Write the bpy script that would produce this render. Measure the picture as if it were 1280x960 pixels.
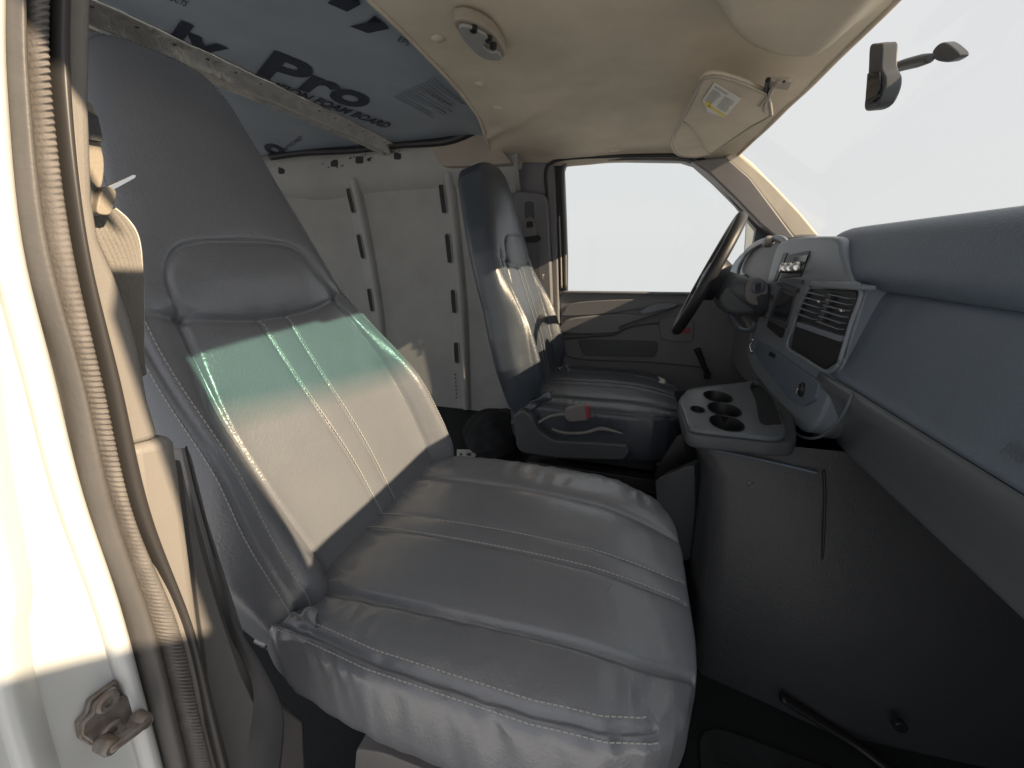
import bpy, bmesh, math, random
import numpy as np
from mathutils import Vector, Matrix
random.seed(7); rng = np.random.RandomState(5)
for o in list(bpy.data.objects): bpy.data.objects.remove(o)
scn = bpy.context.scene; COL = scn.collection
R = math.radians
# ---------------------------------------------------------------- camera
F = 490.0; TH = R(18.1); PS = R(16.7); CP = np.array([0, -1.0, 1.0])
FW = np.array([-math.sin(PS)*math.cos(TH), math.cos(PS)*math.cos(TH), -math.sin(TH)])
RT = np.array([math.cos(PS), math.sin(PS), 0.0]); UP = np.cross(RT, FW)
cam = bpy.data.objects.new('camera', bpy.data.cameras.new('camera')); COL.objects.link(cam)
cam.data.sensor_width = 36; cam.data.lens = 36*F/1280
cam.data.clip_start = .02; cam.data.clip_end = 500
M4 = Matrix.Identity(4)
for i in range(3):
    M4[i][0] = RT[i]; M4[i][1] = UP[i]; M4[i][2] = -FW[i]; M4[i][3] = CP[i]
cam.matrix_world = M4; scn.camera = cam
# ---------------------------------------------------------------- sky, sun, exposure
SUND = Vector((-1, .15, -.55)).normalized()
w = bpy.data.worlds.new('World'); scn.world = w; w.use_nodes = True
nt = w.node_tree; bg = nt.nodes['Background']
sk = nt.nodes.new('ShaderNodeTexSky'); sk.sky_type = 'NISHITA'; sk.sun_disc = False
sk.sun_elevation = R(28.3); sk.sun_rotation = R(98.5)
sk.air_density = 1; sk.dust_density = 3
bg2 = nt.nodes.new('ShaderNodeBackground'); bg2.inputs[0].default_value = (.755, .755, .76, 1); bg2.inputs[1].default_value = .65
mx = nt.nodes.new('ShaderNodeMixShader'); mx.inputs[0].default_value = .96
nt.links.new(sk.outputs[0], bg.inputs[0]); bg.inputs[1].default_value = .12
nt.links.new(bg.outputs[0], mx.inputs[1]); nt.links.new(bg2.outputs[0], mx.inputs[2])
nt.links.new(mx.outputs[0], nt.nodes['World Output'].inputs[0])
sl = bpy.data.lights.new('sun', 'SUN'); sl.energy = 5.0; sl.angle = R(.5); sl.color = (1, .79, .53)
so = bpy.data.objects.new('sun', sl); COL.objects.link(so); so.location = (4, -1, 3)
so.rotation_euler = SUND.to_track_quat('-Z', 'Y').to_euler()
scn.view_settings.view_transform = 'Standard'; scn.view_settings.look = 'None'
scn.view_settings.exposure = 0.7; scn.view_settings.gamma = 1
# ---------------------------------------------------------------- helpers
def at(u, v, ax, val):
    d = FW + RT*(u-640)/F + UP*(480-v)/F; i = 'xyz'.index(ax)
    return CP + d*((val-CP[i])/d[i])
def ats(l, ax, val): return [at(u, v, ax, val) for u, v in l]
def props(o, label=None, cat=None, group=None, kind=None):
    if label: o['label'] = label
    if cat: o['category'] = cat
    if group: o['group'] = group
    if kind: o['kind'] = kind
    return o
def thing(name, label, cat, loc=(0, 0, 0), group=None):
    o = bpy.data.objects.new(name, None); COL.objects.link(o); o.location = loc
    o.empty_display_size = .1
    return props(o, label, cat, group)
def link(name, me, mat=None, parent=None):
    o = bpy.data.objects.new(name, me); COL.objects.link(o)
    if mat: me.materials.append(mat)
    if parent:
        o.parent = parent; root = parent
        off = Vector(parent.location)
        o.matrix_parent_inverse = Matrix.Translation(-off)
    return o
def mesh(name, V, Fc, mat=None, parent=None, smooth=True, sharp=None):
    me = bpy.data.meshes.new(name); me.from_pydata([tuple(map(float, v)) for v in V], [], [tuple(f) for f in Fc]); me.update()
    if smooth:
        me.polygons.foreach_set('use_smooth', [True]*len(me.polygons))
        if sharp: me.set_sharp_from_angle(angle=R(sharp))
    return link(name, me, mat, parent)
def grid(name, G, mat=None, parent=None, cu=False, cv=False, solid=0, off=1):
    G = np.asarray(G, float); n, m = G.shape[:2]
    i = np.arange(n if cu else n-1); j = np.arange(m if cv else m-1)
    I, J = np.meshgrid(i, j, indexing='ij'); I2 = (I+1) % n; J2 = (J+1) % m
    Q = np.stack([I*m+J, I2*m+J, I2*m+J2, I*m+J2], -1).reshape(-1, 4)
    me = bpy.data.meshes.new(name)
    me.vertices.add(n*m); me.vertices.foreach_set('co', G.reshape(-1))
    me.loops.add(Q.size); me.loops.foreach_set('vertex_index', Q.reshape(-1).astype(np.int32))
    me.polygons.add(len(Q)); me.polygons.foreach_set('loop_start', np.arange(0, Q.size, 4, dtype=np.int32))
    me.update(); me.validate()
    me.polygons.foreach_set('use_smooth', [True]*len(me.polygons))
    o = link(name, me, mat, parent)
    if solid:
        s = o.modifiers.new('s', 'SOLIDIFY'); s.thickness = solid; s.offset = off
    return o
def cr(P, n=8, closed=False):
    P = [np.asarray(p, float) for p in P]; N = len(P); out = []
    rngi = range(N) if closed else range(N-1)
    for i in rngi:
        if closed: a, b, c, d = P[i-1], P[i], P[(i+1) % N], P[(i+2) % N]
        else: a, b, c, d = P[max(i-1, 0)], P[i], P[i+1], P[min(i+2, N-1)]
        for k in range(n):
            t = k/n
            out.append(.5*((2*b)+(-a+c)*t+(2*a-5*b+4*c-d)*t*t+(-a+3*b-3*c+d)*t**3))
    if not closed: out.append(P[-1])
    return out
def rc(P, r=.25, n=4):
    """round the corners of a closed loop by fraction r of the shorter edge"""
    P = [np.asarray(p, float) for p in P]; out = []; N = len(P)
    for i in range(N):
        a, b, c = P[i-1], P[i], P[(i+1) % N]
        L = min(np.linalg.norm(a-b), np.linalg.norm(c-b))*min(r, .5)
        p = b+(a-b)/np.linalg.norm(a-b)*L; q = b+(c-b)/np.linalg.norm(c-b)*L
        for k in range(n+1):
            t = k/n; out.append((1-t)**2*p+2*t*(1-t)*b+t*t*q)
    return out
def bev(o, wd, seg=3, ang=35):
    b = o.modifiers.new('b', 'BEVEL'); b.width = wd; b.segments = seg; b.limit_method = 'ANGLE'; b.angle_limit = R(ang)
    b.use_clamp_overlap = True; b.harden_normals = False
    return o
def slab(name, loop, dv, mat, parent=None, bevel=.002, seg=3, sharp=40):
    P = [np.asarray(p, float) for p in loop]; n = len(P); dv = np.asarray(dv, float)
    V = P+[p+dv for p in P]
    nn = np.zeros(3)
    for i in range(n): nn += np.cross(P[i]-P[0], P[(i+1) % n]-P[0])
    flip = nn@dv > 0
    Fc = [list(range(n)), list(range(2*n-1, n-1, -1))]+[[i, i+n, (i+1) % n+n, (i+1) % n] for i in range(n)]
    Fc[2:] = [f for f in Fc[2:]]
    if flip: Fc = [f[::-1] for f in Fc]
    else: pass
    o = mesh(name, V, Fc, mat, parent, True, sharp)
    bm = bmesh.new(); bm.from_mesh(o.data); bmesh.ops.recalc_face_normals(bm, faces=bm.faces); bm.to_mesh(o.data); bm.free()
    o.data.set_sharp_from_angle(angle=R(sharp))
    if bevel: bev(o, bevel, seg)
    return o
def frames(P, upv=None):
    P = np.array(P, float); T = np.gradient(P, axis=0); T /= np.linalg.norm(T, axis=1)[:, None]+1e-9
    a = np.array(upv if upv is not None else (0, 0, 1.0), float)
    if upv is None and abs(T[0]@a) > .9: a = np.array((1., 0, 0))
    A = []
    for t in T:
        s = np.cross(t, a); s /= np.linalg.norm(s)+1e-9; b = np.cross(s, t); A.append((s, b))
        if upv is None: a = b
    return P, T, A
def tube(name, path, r, mat, parent=None, n=10, smooth=6, closed=False, flat=1.0, upv=None):
    P = cr(path, smooth, closed) if smooth > 1 else [np.asarray(p, float) for p in path]
    P, T, A = frames(P, upv)
    rr = np.interp(np.linspace(0, 1, len(P)), np.linspace(0, 1, len(r)), r) if hasattr(r, '__len__') else [r]*len(P)
    G = []
    for p, (s, b), q in zip(P, A, rr):
        G.append([p+q*(math.cos(t)*s+flat*math.sin(t)*b) for t in np.linspace(0, 2*math.pi, n, endpoint=False)])
    if not closed:
        G = [[P[0]]*n]+G+[[P[-1]]*n]
    return grid(name, G, mat, parent, cu=closed, cv=True)
def sweep(name, path, prof, mat, parent=None, upv=(0, 0, 1), smooth=6, closed=False, pclosed=True):
    """prof: (side, up) offsets swept along path"""
    P = cr(path, smooth, closed) if smooth > 1 else path
    P, T, A = frames(P, upv)
    G = [[p+a*s+c*b for a, c in prof] for p, (s, b) in zip(P, A)]
    return grid(name, G, mat, parent, cu=closed, cv=pclosed)
class MB:
    def __init__(s): s.V = []; s.F = []
    def box(s, c, d, rot=None):
        c = np.array(c, float); h = np.array(d, float)/2; n = len(s.V)
        Rm = np.array(rot) if rot is not None else np.eye(3)
        for x in (-1, 1):
            for y in (-1, 1):
                for z in (-1, 1): s.V.append(c+Rm@(h*np.array((x, y, z))))
        for f in ((0, 1, 3, 2), (4, 6, 7, 5), (0, 4, 5, 1), (2, 3, 7, 6), (0, 2, 6, 4), (1, 5, 7, 3)): s.F.append([n+i for i in f])
        return s
    def cyl(s, a, b, r1, r2=None, n=16):
        a = np.array(a, float); b = np.array(b, float); r2 = r1 if r2 is None else r2
        t = (b-a)/np.linalg.norm(b-a); q = np.array((0, 0, 1.)) if abs(t[2]) < .9 else np.array((1., 0, 0))
        u = np.cross(t, q); u /= np.linalg.norm(u); v = np.cross(t, u); k = len(s.V)
        for i in range(n):
            an = 2*math.pi*i/n; e = math.cos(an)*u+math.sin(an)*v
            s.V.append(a+e*r1); s.V.append(b+e*r2)
        for i in range(n):
            j = (i+1) % n; s.F.append([k+2*i, k+2*j, k+2*j+1, k+2*i+1])
        s.F.append([k+2*i for i in range(n)][::-1]); s.F.append([k+2*i+1 for i in range(n)])
        return s
    def build(s, name, mat, parent=None, bevel=0, sharp=40, smooth=True):
        o = mesh(name, s.V, s.F, mat, parent, smooth, sharp)
        if bevel: bev(o, bevel, 2)
        return o
def lathe(name, c, axis, prof, mat, parent=None, n=28, sx=1.0, upv=None):
    c = np.array(c, float); t = np.array(axis, float); t /= np.linalg.norm(t)
    q = np.array(upv if upv is not None else ((0, 0, 1.) if abs(t[2]) < .9 else (1., 0, 0)), float)
    u = np.cross(t, q); u /= np.linalg.norm(u); v = np.cross(u, t)
    G = [[c+t*h+r*(math.cos(a)*u*sx+math.sin(a)*v) for a in np.linspace(0, 2*math.pi, n, endpoint=False)] for r, h in prof]
    o = grid(name, G, mat, parent, cv=True); o.data.set_sharp_from_angle(angle=R(40)); return o
def sines(seed, n, f0, f1):
    g = np.random.RandomState(seed); d = g.normal(size=(n, 3)); d /= np.linalg.norm(d, axis=1)[:, None]
    f = np.exp(g.uniform(math.log(f0), math.log(f1), n)); return d*f[:, None], g.uniform(0, 6.28, n), (f0/f)**.8
def nz(P, seed, n=14, f0=10, f1=60):
    D, ph, a = sines(seed, n, f0, f1)
    return (np.sin(np.tensordot(P, D.T, 1)+ph)*a).sum(-1)/a.sum()*1.8
def text(name, s, o3, right, upv, mat, parent, lift=(0, 0, 0), shear=0, bold=0, spacing=1.0):
    """flat print: right/upv are the 3-D vectors of one em"""
    cu = bpy.data.curves.new('t', 'FONT'); cu.body = s; cu.size = 1; cu.shear = shear; cu.offset = bold; cu.space_character = spacing
    cu.extrude = 0; cu.resolution_u = 4
    t = bpy.data.objects.new('t', cu); COL.objects.link(t)
    dg = bpy.context.evaluated_depsgraph_get(); me = bpy.data.meshes.new_from_object(t.evaluated_get(dg))
    bpy.data.objects.remove(t); bpy.data.curves.remove(cu)
    o3 = np.array(o3); right = np.array(right); upv = np.array(upv); lf = np.array(lift)
    for v in me.vertices: v.co = Vector(o3+right*v.co.x+upv*v.co.y+lf)
    me.materials.clear(); me.name = name
    return link(name, me, mat, parent)
def cutter(o, cuts):
    for c in cuts:
        b = o.modifiers.new('c', 'BOOLEAN'); b.operation = 'DIFFERENCE'; b.object = c; b.solver = 'EXACT'
    bpy.context.view_layer.update()
    dg = bpy.context.evaluated_depsgraph_get(); me = bpy.data.meshes.new_from_object(o.evaluated_get(dg))
    o.modifiers.clear(); o.data = me; me.set_sharp_from_angle(angle=R(40))
# ---------------------------------------------------------------- materials
def mat(name, col, rough=.5, metal=0, bump=0, bscale=400, var=0, vscale=8, col2=None, spec=.5, kind='noise', coat=0, bump2=0, b2scale=40, stretch=None, sheen=0, trans=None):
    m = bpy.data.materials.new(name); m.use_nodes = True; n = m.node_tree; p = n.nodes['Principled BSDF']; L = n.links
    p.inputs['Base Color'].default_value = (*col, 1); p.inputs['Roughness'].default_value = rough; p.inputs['Metallic'].default_value = metal
    p.inputs['Specular IOR Level'].default_value = spec
    if coat: p.inputs['Coat Weight'].default_value = coat; p.inputs['Coat Roughness'].default_value = .15 if rough < .31 else .3
    if sheen: p.inputs['Sheen Weight'].default_value = sheen
    tc = n.nodes.new('ShaderNodeTexCoord'); vec = tc.outputs['Object']
    if stretch:
        mp = n.nodes.new('ShaderNodeMapping'); mp.inputs['Scale'].default_value = stretch; L.new(vec, mp.inputs[0]); vec = mp.outputs[0]
    if var:
        a = n.nodes.new('ShaderNodeTexNoise'); a.inputs['Scale'].default_value = vscale; a.inputs['Detail'].default_value = 6; a.inputs['Roughness'].default_value = .6
        L.new(vec, a.inputs['Vector'])
        r = n.nodes.new('ShaderNodeValToRGB'); r.color_ramp.elements[0].position = .3; r.color_ramp.elements[1].position = .7
        c2 = col2 or tuple(c*(1-var) for c in col)
        r.color_ramp.elements[0].color = (*c2, 1); r.color_ramp.elements[1].color = (*[min(1, c*(1+var*.4)) for c in col], 1)
        L.new(a.outputs[0], r.inputs[0]); L.new(r.outputs[0], p.inputs['Base Color'])
        rr = n.nodes.new('ShaderNodeMapRange'); rr.inputs[3].default_value = rough*(1-var*.8); rr.inputs[4].default_value = min(1, rough*(1+var))
        L.new(a.outputs[0], rr.inputs[0]); L.new(rr.outputs[0], p.inputs['Roughness'])
    last = None
    def addb(tex_out, strength, dist):
        nonlocal last
        b = n.nodes.new('ShaderNodeBump'); b.inputs['Strength'].default_value = strength; b.inputs['Distance'].default_value = dist
        L.new(tex_out, b.inputs['Height'])
        if last: L.new(last, b.inputs['Normal'])
        last = b.outputs[0]
    if bump:
        if kind == 'leather':
            v = n.nodes.new('ShaderNodeTexVoronoi'); v.feature = 'SMOOTH_F1'; v.inputs['Scale'].default_value = bscale
            wn = n.nodes.new('ShaderNodeTexNoise'); wn.inputs['Scale'].default_value = bscale*.35; wn.inputs['Detail'].default_value = 3
            ad = n.nodes.new('ShaderNodeMixRGB'); ad.inputs[0].default_value = .012; L.new(vec, ad.inputs[1]); L.new(wn.outputs['Color'], ad.inputs[2])
            L.new(vec, wn.inputs['Vector']); L.new(ad.outputs[0], v.inputs['Vector']); addb(v.outputs['Distance'], bump, .0012)
        else:
            v = n.nodes.new('ShaderNodeTexNoise'); v.inputs['Scale'].default_value = bscale; v.inputs['Detail'].default_value = 4; L.new(vec, v.inputs['Vector']); addb(v.outputs[0], bump, .001)
    if bump2:
        v = n.nodes.new('ShaderNodeTexNoise'); v.inputs['Scale'].default_value = b2scale; v.inputs['Detail'].default_value = 5; L.new(vec, v.inputs['Vector']); addb(v.outputs[0], bump2, .006)
    if last: L.new(last, p.inputs['Normal'])
    return m
M = {}
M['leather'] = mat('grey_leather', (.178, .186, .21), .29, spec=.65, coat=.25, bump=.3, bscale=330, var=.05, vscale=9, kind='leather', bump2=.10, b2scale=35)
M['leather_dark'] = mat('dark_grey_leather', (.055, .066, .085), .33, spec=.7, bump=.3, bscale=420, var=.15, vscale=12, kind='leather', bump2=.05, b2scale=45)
M['thread'] = mat('pale_thread', (.42, .415, .40), .8)
M['head'] = mat('tan_headliner_fabric', (.66, .59, .49), .95, bump=.5, bscale=900, var=.2, vscale=4, spec=.15, bump2=.15, b2scale=9)
M['tanp'] = mat('tan_plastic', (.36, .315, .265), .6, bump=.3, bscale=700, var=.06)
M['trim'] = mat('beige_grained_plastic', (.27, .25, .235), .55, bump=.12, bscale=500, kind='leather', var=.06)
M['trimg'] = mat('grey_grained_plastic', (.19, .18, .18), .55, bump=.15, bscale=420, kind='leather', var=.08)
M['dash'] = mat('dash_grey_plastic', (.13, .162, .21), .45, bump=.5, kind='leather', bscale=380, var=.08, vscale=10)
M['dashl'] = mat('dash_satin_grey', (.20, .228, .27), .36, bump=.15, bscale=700, var=.05)
M['dashm'] = mat('dash_mid_plastic', (.11, .125, .145), .35, bump=.15, bscale=700, var=.05)
M['cover'] = mat('warm_grey_plastic', (.06, .063, .07), .42, bump=.5, kind='leather', bscale=330, bump2=.15, b2scale=18, var=.06)
M['dashd'] = mat('dash_dark_plastic', (.075, .08, .09), .45, bump=.3, bscale=600, var=.1)
M['black'] = mat('black_plastic', (.018, .019, .022), .45, bump=.2, bscale=500, var=.2)
M['gloss'] = mat('black_gloss_screen', (.02, .022, .027), .12)
M['door'] = mat('door_panel_grey', (.18, .18, .195), .55, bump=.35, bscale=500, var=.08)
M['rubber'] = mat('seal_rubber', (.125, .118, .115), .5, bump=.3, bscale=300, var=.15, vscale=30)
M['lip'] = mat('dark_seal_lip', (.05, .047, .047), .4)
M['ribbed'] = mat('seal_flocked_face', (.20, .185, .18), .8, bump=.5, bscale=500, var=.25, vscale=60)
M['white'] = mat('white_van_paint', (.72, .735, .74), .3, var=.06, vscale=6, coat=.6)
M['cream'] = mat('primer_cream_paint', (.345, .348, .342), .5, var=.15, vscale=5, bump=.1, bscale=90)
M['crease_shade'] = mat('grey_crease_shade', (.26, .25, .235), .7)  # darker tone for lines that paint in the shade of creases
M['steel'] = mat('galvanised_steel', (.80, .79, .76), .22, metal=.75, var=.25, vscale=25, bump2=.3, b2scale=25)
M['chrome'] = mat('bright_metal', (.7, .7, .7), .2, metal=1)
M['rust'] = mat('rusty_steel', (.30, .285, .275), .45, metal=.5, var=.4, vscale=90, col2=(.19, .14, .11), bump=.4, bscale=200)
M['foam'] = mat('foam_board_facing', (.34, .40, .48), .33, metal=.2, var=.12, vscale=6, bump2=.12, b2scale=12)
M['ink'] = mat('dark_print', (.018, .025, .05), .5)
M['ink2'] = mat('grey_print', (.09, .10, .12), .5)
M['web'] = mat('belt_webbing', (.27, .25, .23), .75, bump=.6, bscale=700, var=.1, vscale=80)
M['webg'] = mat('shaded_grey_webbing', (.12, .12, .13), .6, bump=.6, bscale=700, var=.1)  # shade on the lower passenger belt is darkened into this grey
M['carpet'] = mat('black_carpet', (.014, .017, .02), .95, bump=1, bscale=500, var=.5, vscale=120)
M['rubm'] = mat('black_mat_rubber', (.03, .033, .038), .5, bump=.4, bscale=300, var=.4, vscale=18)
M['cloth'] = mat('black_cloth', (.012, .013, .016), .9, bump=.6, bscale=300)
M['red'] = mat('red_plastic', (.30, .05, .06), .4)
M['redw'] = mat('red_wire', (.35, .05, .03), .5)
M['paper'] = mat('white_paper', (.72, .72, .68), .7)
M['yellow'] = mat('yellow_print', (.75, .58, .05), .7)
M['hole'] = mat('dark_recess', (.03, .033, .036), .8)
M['glasslens'] = mat('clear_lamp_lens', (.34, .35, .35), .18)
M['concrete'] = mat('pale_concrete', (.53, .57, .63), .85, var=.2, vscale=2, bump=.4, bscale=60)
def glass(name, tint=False):
    m = bpy.data.materials.new(name); m.use_nodes = True; n = m.node_tree; L = n.links; n.nodes.clear()
    out = n.nodes.new('ShaderNodeOutputMaterial'); tr = n.nodes.new('ShaderNodeBsdfTransparent'); gl = n.nodes.new('ShaderNodeBsdfGlossy')
    gl.inputs['Roughness'].default_value = .02; fr = n.nodes.new('ShaderNodeFresnel'); fr.inputs[0].default_value = 1.2
    ms = n.nodes.new('ShaderNodeMixShader'); L.new(fr.outputs[0], ms.inputs[0]); L.new(tr.outputs[0], ms.inputs[1]); L.new(gl.outputs[0], ms.inputs[2]); L.new(ms.outputs[0], out.inputs[0])
    tr.inputs[0].default_value = (.98, .99, .985, 1)
    if tint:   # teal gradient of the added sheet that tints the sun patch
        tc = n.nodes.new('ShaderNodeTexCoord'); sp = n.nodes.new('ShaderNodeSeparateXYZ'); L.new(tc.outputs['Object'], sp.inputs[0])
        r = n.nodes.new('ShaderNodeValToRGB'); mr = n.nodes.new('ShaderNodeMapRange'); mr.inputs[1].default_value = 1.27; mr.inputs[2].default_value = 1.33
        L.new(sp.outputs[2], mr.inputs[0]); L.new(mr.outputs[0], r.inputs[0])
        e = r.color_ramp.elements; e[0].position = .02; e[0].color = (.98, .99, .985, 1); e[1].position = .62; e[1].color = (.27, .56, .55, 1)
        L.new(r.outputs[0], tr.inputs[0])
    return m
M['glass'] = glass('window_glass'); M['shield'] = glass('windshield_glass'); M['band'] = glass('teal_sun_tint', True)
# ---------------------------------------------------------------- setting: ground, floor, cargo walls
ST = lambda o: props(o, kind='structure')
ST(slab('ground', [(-9, -9, -.68), (9, -9, -.68), (9, 9, -.68), (-9, 9, -.68)], (0, 0, -.1), M['concrete'], bevel=0))
ST(slab('cargo_floor', [(-3.3, -.88, .19), (.14, -.88, .19), (.14, .88, .19), (-3.3, .88, .19)], (0, 0, -.03), M['carpet'], bevel=0))
ST(slab('footwell_floor', [(.145, -.86, 0), (1.0, -.86, 0), (1.0, .88, 0), (.145, .88, 0)], (0, 0, -.04), M['carpet'], bevel=0))
ST(slab('floor_step', [(.14, -.86, -.02), (.14, .88, -.02), (.14, .88, .158), (.14, -.86, .158)], (-.02, 0, 0), M['carpet'], bevel=0))
def wy(z): return .885-.105*max(0, (z-.65)/.75)**1.6
van = thing('van_body', 'white painted van shell around the seats, with bare cream cargo side and grey pillars', 'van body', (-.5, 0, 0))
G = [[(x, wy(z)+.004*math.sin(x*6)*math.sin(z*3), z) for x in np.linspace(-3.3, -.52, 60)] for z in np.linspace(.16, 1.36, 40)]
grid('side_panel', G, M['cream'], van, solid=.02, off=-1)
# belt crease of the body side
cz = at(500, 369, 'y', .87)[2]; 
sweep('panel_crease', [(x, wy(cz)-.0005, cz) for x in (-3.3, -2, -.55)], [(-.004, -.003), (.004, 0), (-.004, .003)], M['cream'], van, smooth=1)
G = [[(x, -wy(z), z) for x in np.linspace(-3.3, -2.1, 4)] for z in np.linspace(.16, 1.36, 14)]
grid('side_panel', G, M['cream'], van, solid=.02, off=1)
def roofz(y): return 1.53-.06*(abs(y)/.9)**3
G = [[(x, y, roofz(y)) for x in np.linspace(-3.32, .33, 8)] for y in np.linspace(-.92, .92, 24)]
grid('roof_panel', G, M['white'], van, solid=.012, off=1)
for s in (-1, 1):
    slab('roof_side', [(-3.3, s*.80, 1.35), (-.5, s*.80, 1.35), (-.5, s*.90, 1.48), (-3.3, s*.90, 1.48)], (0, s*.01, .01), M['white'], van, 0)
    slab('roof_side', [(-.5, s*.88, 1.385), (.30, s*.88, 1.385), (.30, s*.91, 1.44), (-.5, s*.91, 1.44)], (0, s*.01, .01), M['white'], van, 0)
for zc_, nm in ((cz, 0), (1.255, 1)):
    yy = wy(zc_) if not nm else .802
    tube('crease_shade_line', [(x, yy-.001, zc_+.003*math.sin(x*4)*nm) for x in np.linspace(-3.2, -.55, 12)], .0035, M['crease_shade'], van, n=6, smooth=4)  # dark line painting shade into the crease and under the rail
# ribs of the body side with slot holes
def rib(xc, wd, slots):
    zs = np.linspace(.20, 1.345, 40)
    def sec(z):
        y = wy(z)
        return [(xc-wd*.62, y-.001, z), (xc-wd*.56, y-.012, z), (xc-wd*.50, y-.030, z), (xc+.004, y-.030, z), (xc+.008, y-.034, z), (xc+.016, y-.05, z), (xc+.036, y-.052, z), (xc+.046, y-.036, z), (xc+.052, y-.014, z), (xc+.064, y-.001, z)]
    r = grid('rib', [sec(z) for z in zs], M['cream'], van)
    for dx in (xc+.066, xc-wd*.64): tube('crease_shade_line', [(dx, wy(z)-.001, z) for z in zs[::3]], .003, M['crease_shade'], r, n=6, smooth=2)  # dark outline painting shade in beside the rib
    for (z0, z1) in slots:
        zm = (z0+z1)/2; y = wy(zm)-.030; h = (z1-z0)/2; tl = (wy(z1)-wy(z0))
        lp = []
        for k in range(20):
            a = 2*math.pi*k/20; e = math.copysign(abs(math.sin(a))**.8, math.sin(a)); lz = (h-.012)*np.sign(e)+.012*math.sin(a) if abs(e) > .01 else 0
            lz = max(-h, min(h, lz)); lx = .014*math.cos(a)
            lp.append((xc-wd*.25+lx, y-.0012+tl*(lz/(2*h)), zm+lz))
        slab('slot_hole', lp, (0, -.0012, 0), M['hole'], r, 0)
        lp2 = [np.array(p)+np.array((0, -.001, 0)) for p in lp]
        tube('slot_rim', lp2, .0025, M['cream'], r, n=6, smooth=1, closed=True)
    return r
zz = lambda l, yy: [(at(0+u, b, 'y', yy)[2], at(u, a, 'y', yy)[2]) for u, a, b in l]
rib(-1.335, .075, [(1.20, 1.34-.01), (.985, 1.105), (.71, .835), (.43, .55)])
rib(-.845, .07, [(1.185, 1.325), (.965, 1.10), (.72, .84), (.455, .57)])
rib(-1.83, .075, [(1.20, 1.33), (.985, 1.105), (.71, .835)])
rib(-2.35, .075, [(1.20, 1.33), (.985, 1.105), (.71, .835)])
for k in range(7):
    z = .26+.022*k; MB().cyl((-.875, wy(z)-.0305, z), (-.875, wy(z)-.0325, z), .004, n=10).build('bolt_hole', M['hole'], van)
# upper rail: stepped cream box section with square cut-outs
prof = [(-.845, 1.25), (-.80, 1.252), (-.79, 1.30), (-.765, 1.315), (-.755, 1.40), (-.735, 1.43), (-.70, 1.44)]
prof = [(.802, 1.262), (.790, 1.285), (.775, 1.30), (.762, 1.335), (.748, 1.362), (.742, 1.43), (.735, 1.475)]
G = [[(x, y+.004*math.sin(x*9), z+.006*math.sin(x*5.3)) for y, z in prof] for x in np.linspace(-3.3, -.50, 90)]
ur = grid('upper_rail', G, M['cream'], van, solid=.004)
for (u, v, wd, hh) in [(352, 213, 8, 9), (370, 210, 8, 9), (418, 204, 9, 9), (449, 200, 9, 9), (461, 199.5, 4, 4), (497, 195, 9, 9), (536, 192, 8, 9)]:
    lp = rc([at(u+a*wd/2, v+b*hh/2, 'y', .739) for a, b in ((-1, -1), (1, -1), (1, 1), (-1, 1))], .3, 3)
    slab('rail_cutout', lp, (0, -.001, 0), M['hole'], ur, 0)
for k in range(16):
    u = rng.uniform(400, 530); v = 206-.2*(u-400)+rng.uniform(-3, 8)
    p = at(u, v, 'y', .735); MB().cyl(p, p-np.array((0, .002, 0)), .003, n=8).build('bolt_hole', M['hole'], ur)
# driver side B pillar
bp = slab('pillar_trim', rc(ats([(634, 203), (692, 203), (694, 240), (697, 330), (699, 420), (702, 480), (664, 492), (645, 430), (645, 330), (642, 250)], 'y', .82), .2, 3), (0, .10, 0), M['door'], van, .008, 4)
slab('trim_seam_panel', rc(ats([(643, 240), (686, 244), (690, 330), (694, 430), (668, 440), (650, 330)], 'y', .818), .25, 4), (0, -.042, 0), M['door'], bp, .006)
slab('anchor_slide', rc(ats([(656, 252), (667, 252), (668, 274), (656, 274)], 'y', .777), .3, 3), (0, -.004, 0), M['dashd'], bp, .0015)
MB().cyl(at(646, 234, 'y', .819), at(646, 234, 'y', .814), .008, n=18).build('screw_cap', M['door'], bp, .001)
# tan roof side trim above the pillar
slab('roof_side_trim', rc(ats([(532, 174), (600, 163), (618, 176), (640, 204), (600, 207), (552, 208)], 'y', .70), .12, 4), (0, .06, 0), M['tanp'], van, .01, 4)
# A pillar trim (driver side)
apv = cr(ats([(880, 196), (905, 190), (922, 188), (960, 222), (1000, 265), (1024, 293)], 'y', .80), 1)
slab('windshield_pillar', ats([(905, 197), (920, 188), (940, 203), (972, 236), (1002, 268), (1023, 294), (992, 296), (966, 262), (935, 222)], 'y', .79), (.03, .09, 0), M['head'], van, .006)  # lighter headliner tan stands in for sunlight on this pillar
slab('windshield_pillar_trim', ats([(864, 201), (908, 196), (938, 222), (968, 262), (994, 297), (978, 303), (950, 280), (918, 247), (888, 218)], 'y', .785), (0, .07, 0), M['trimg'], van, .006)
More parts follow.
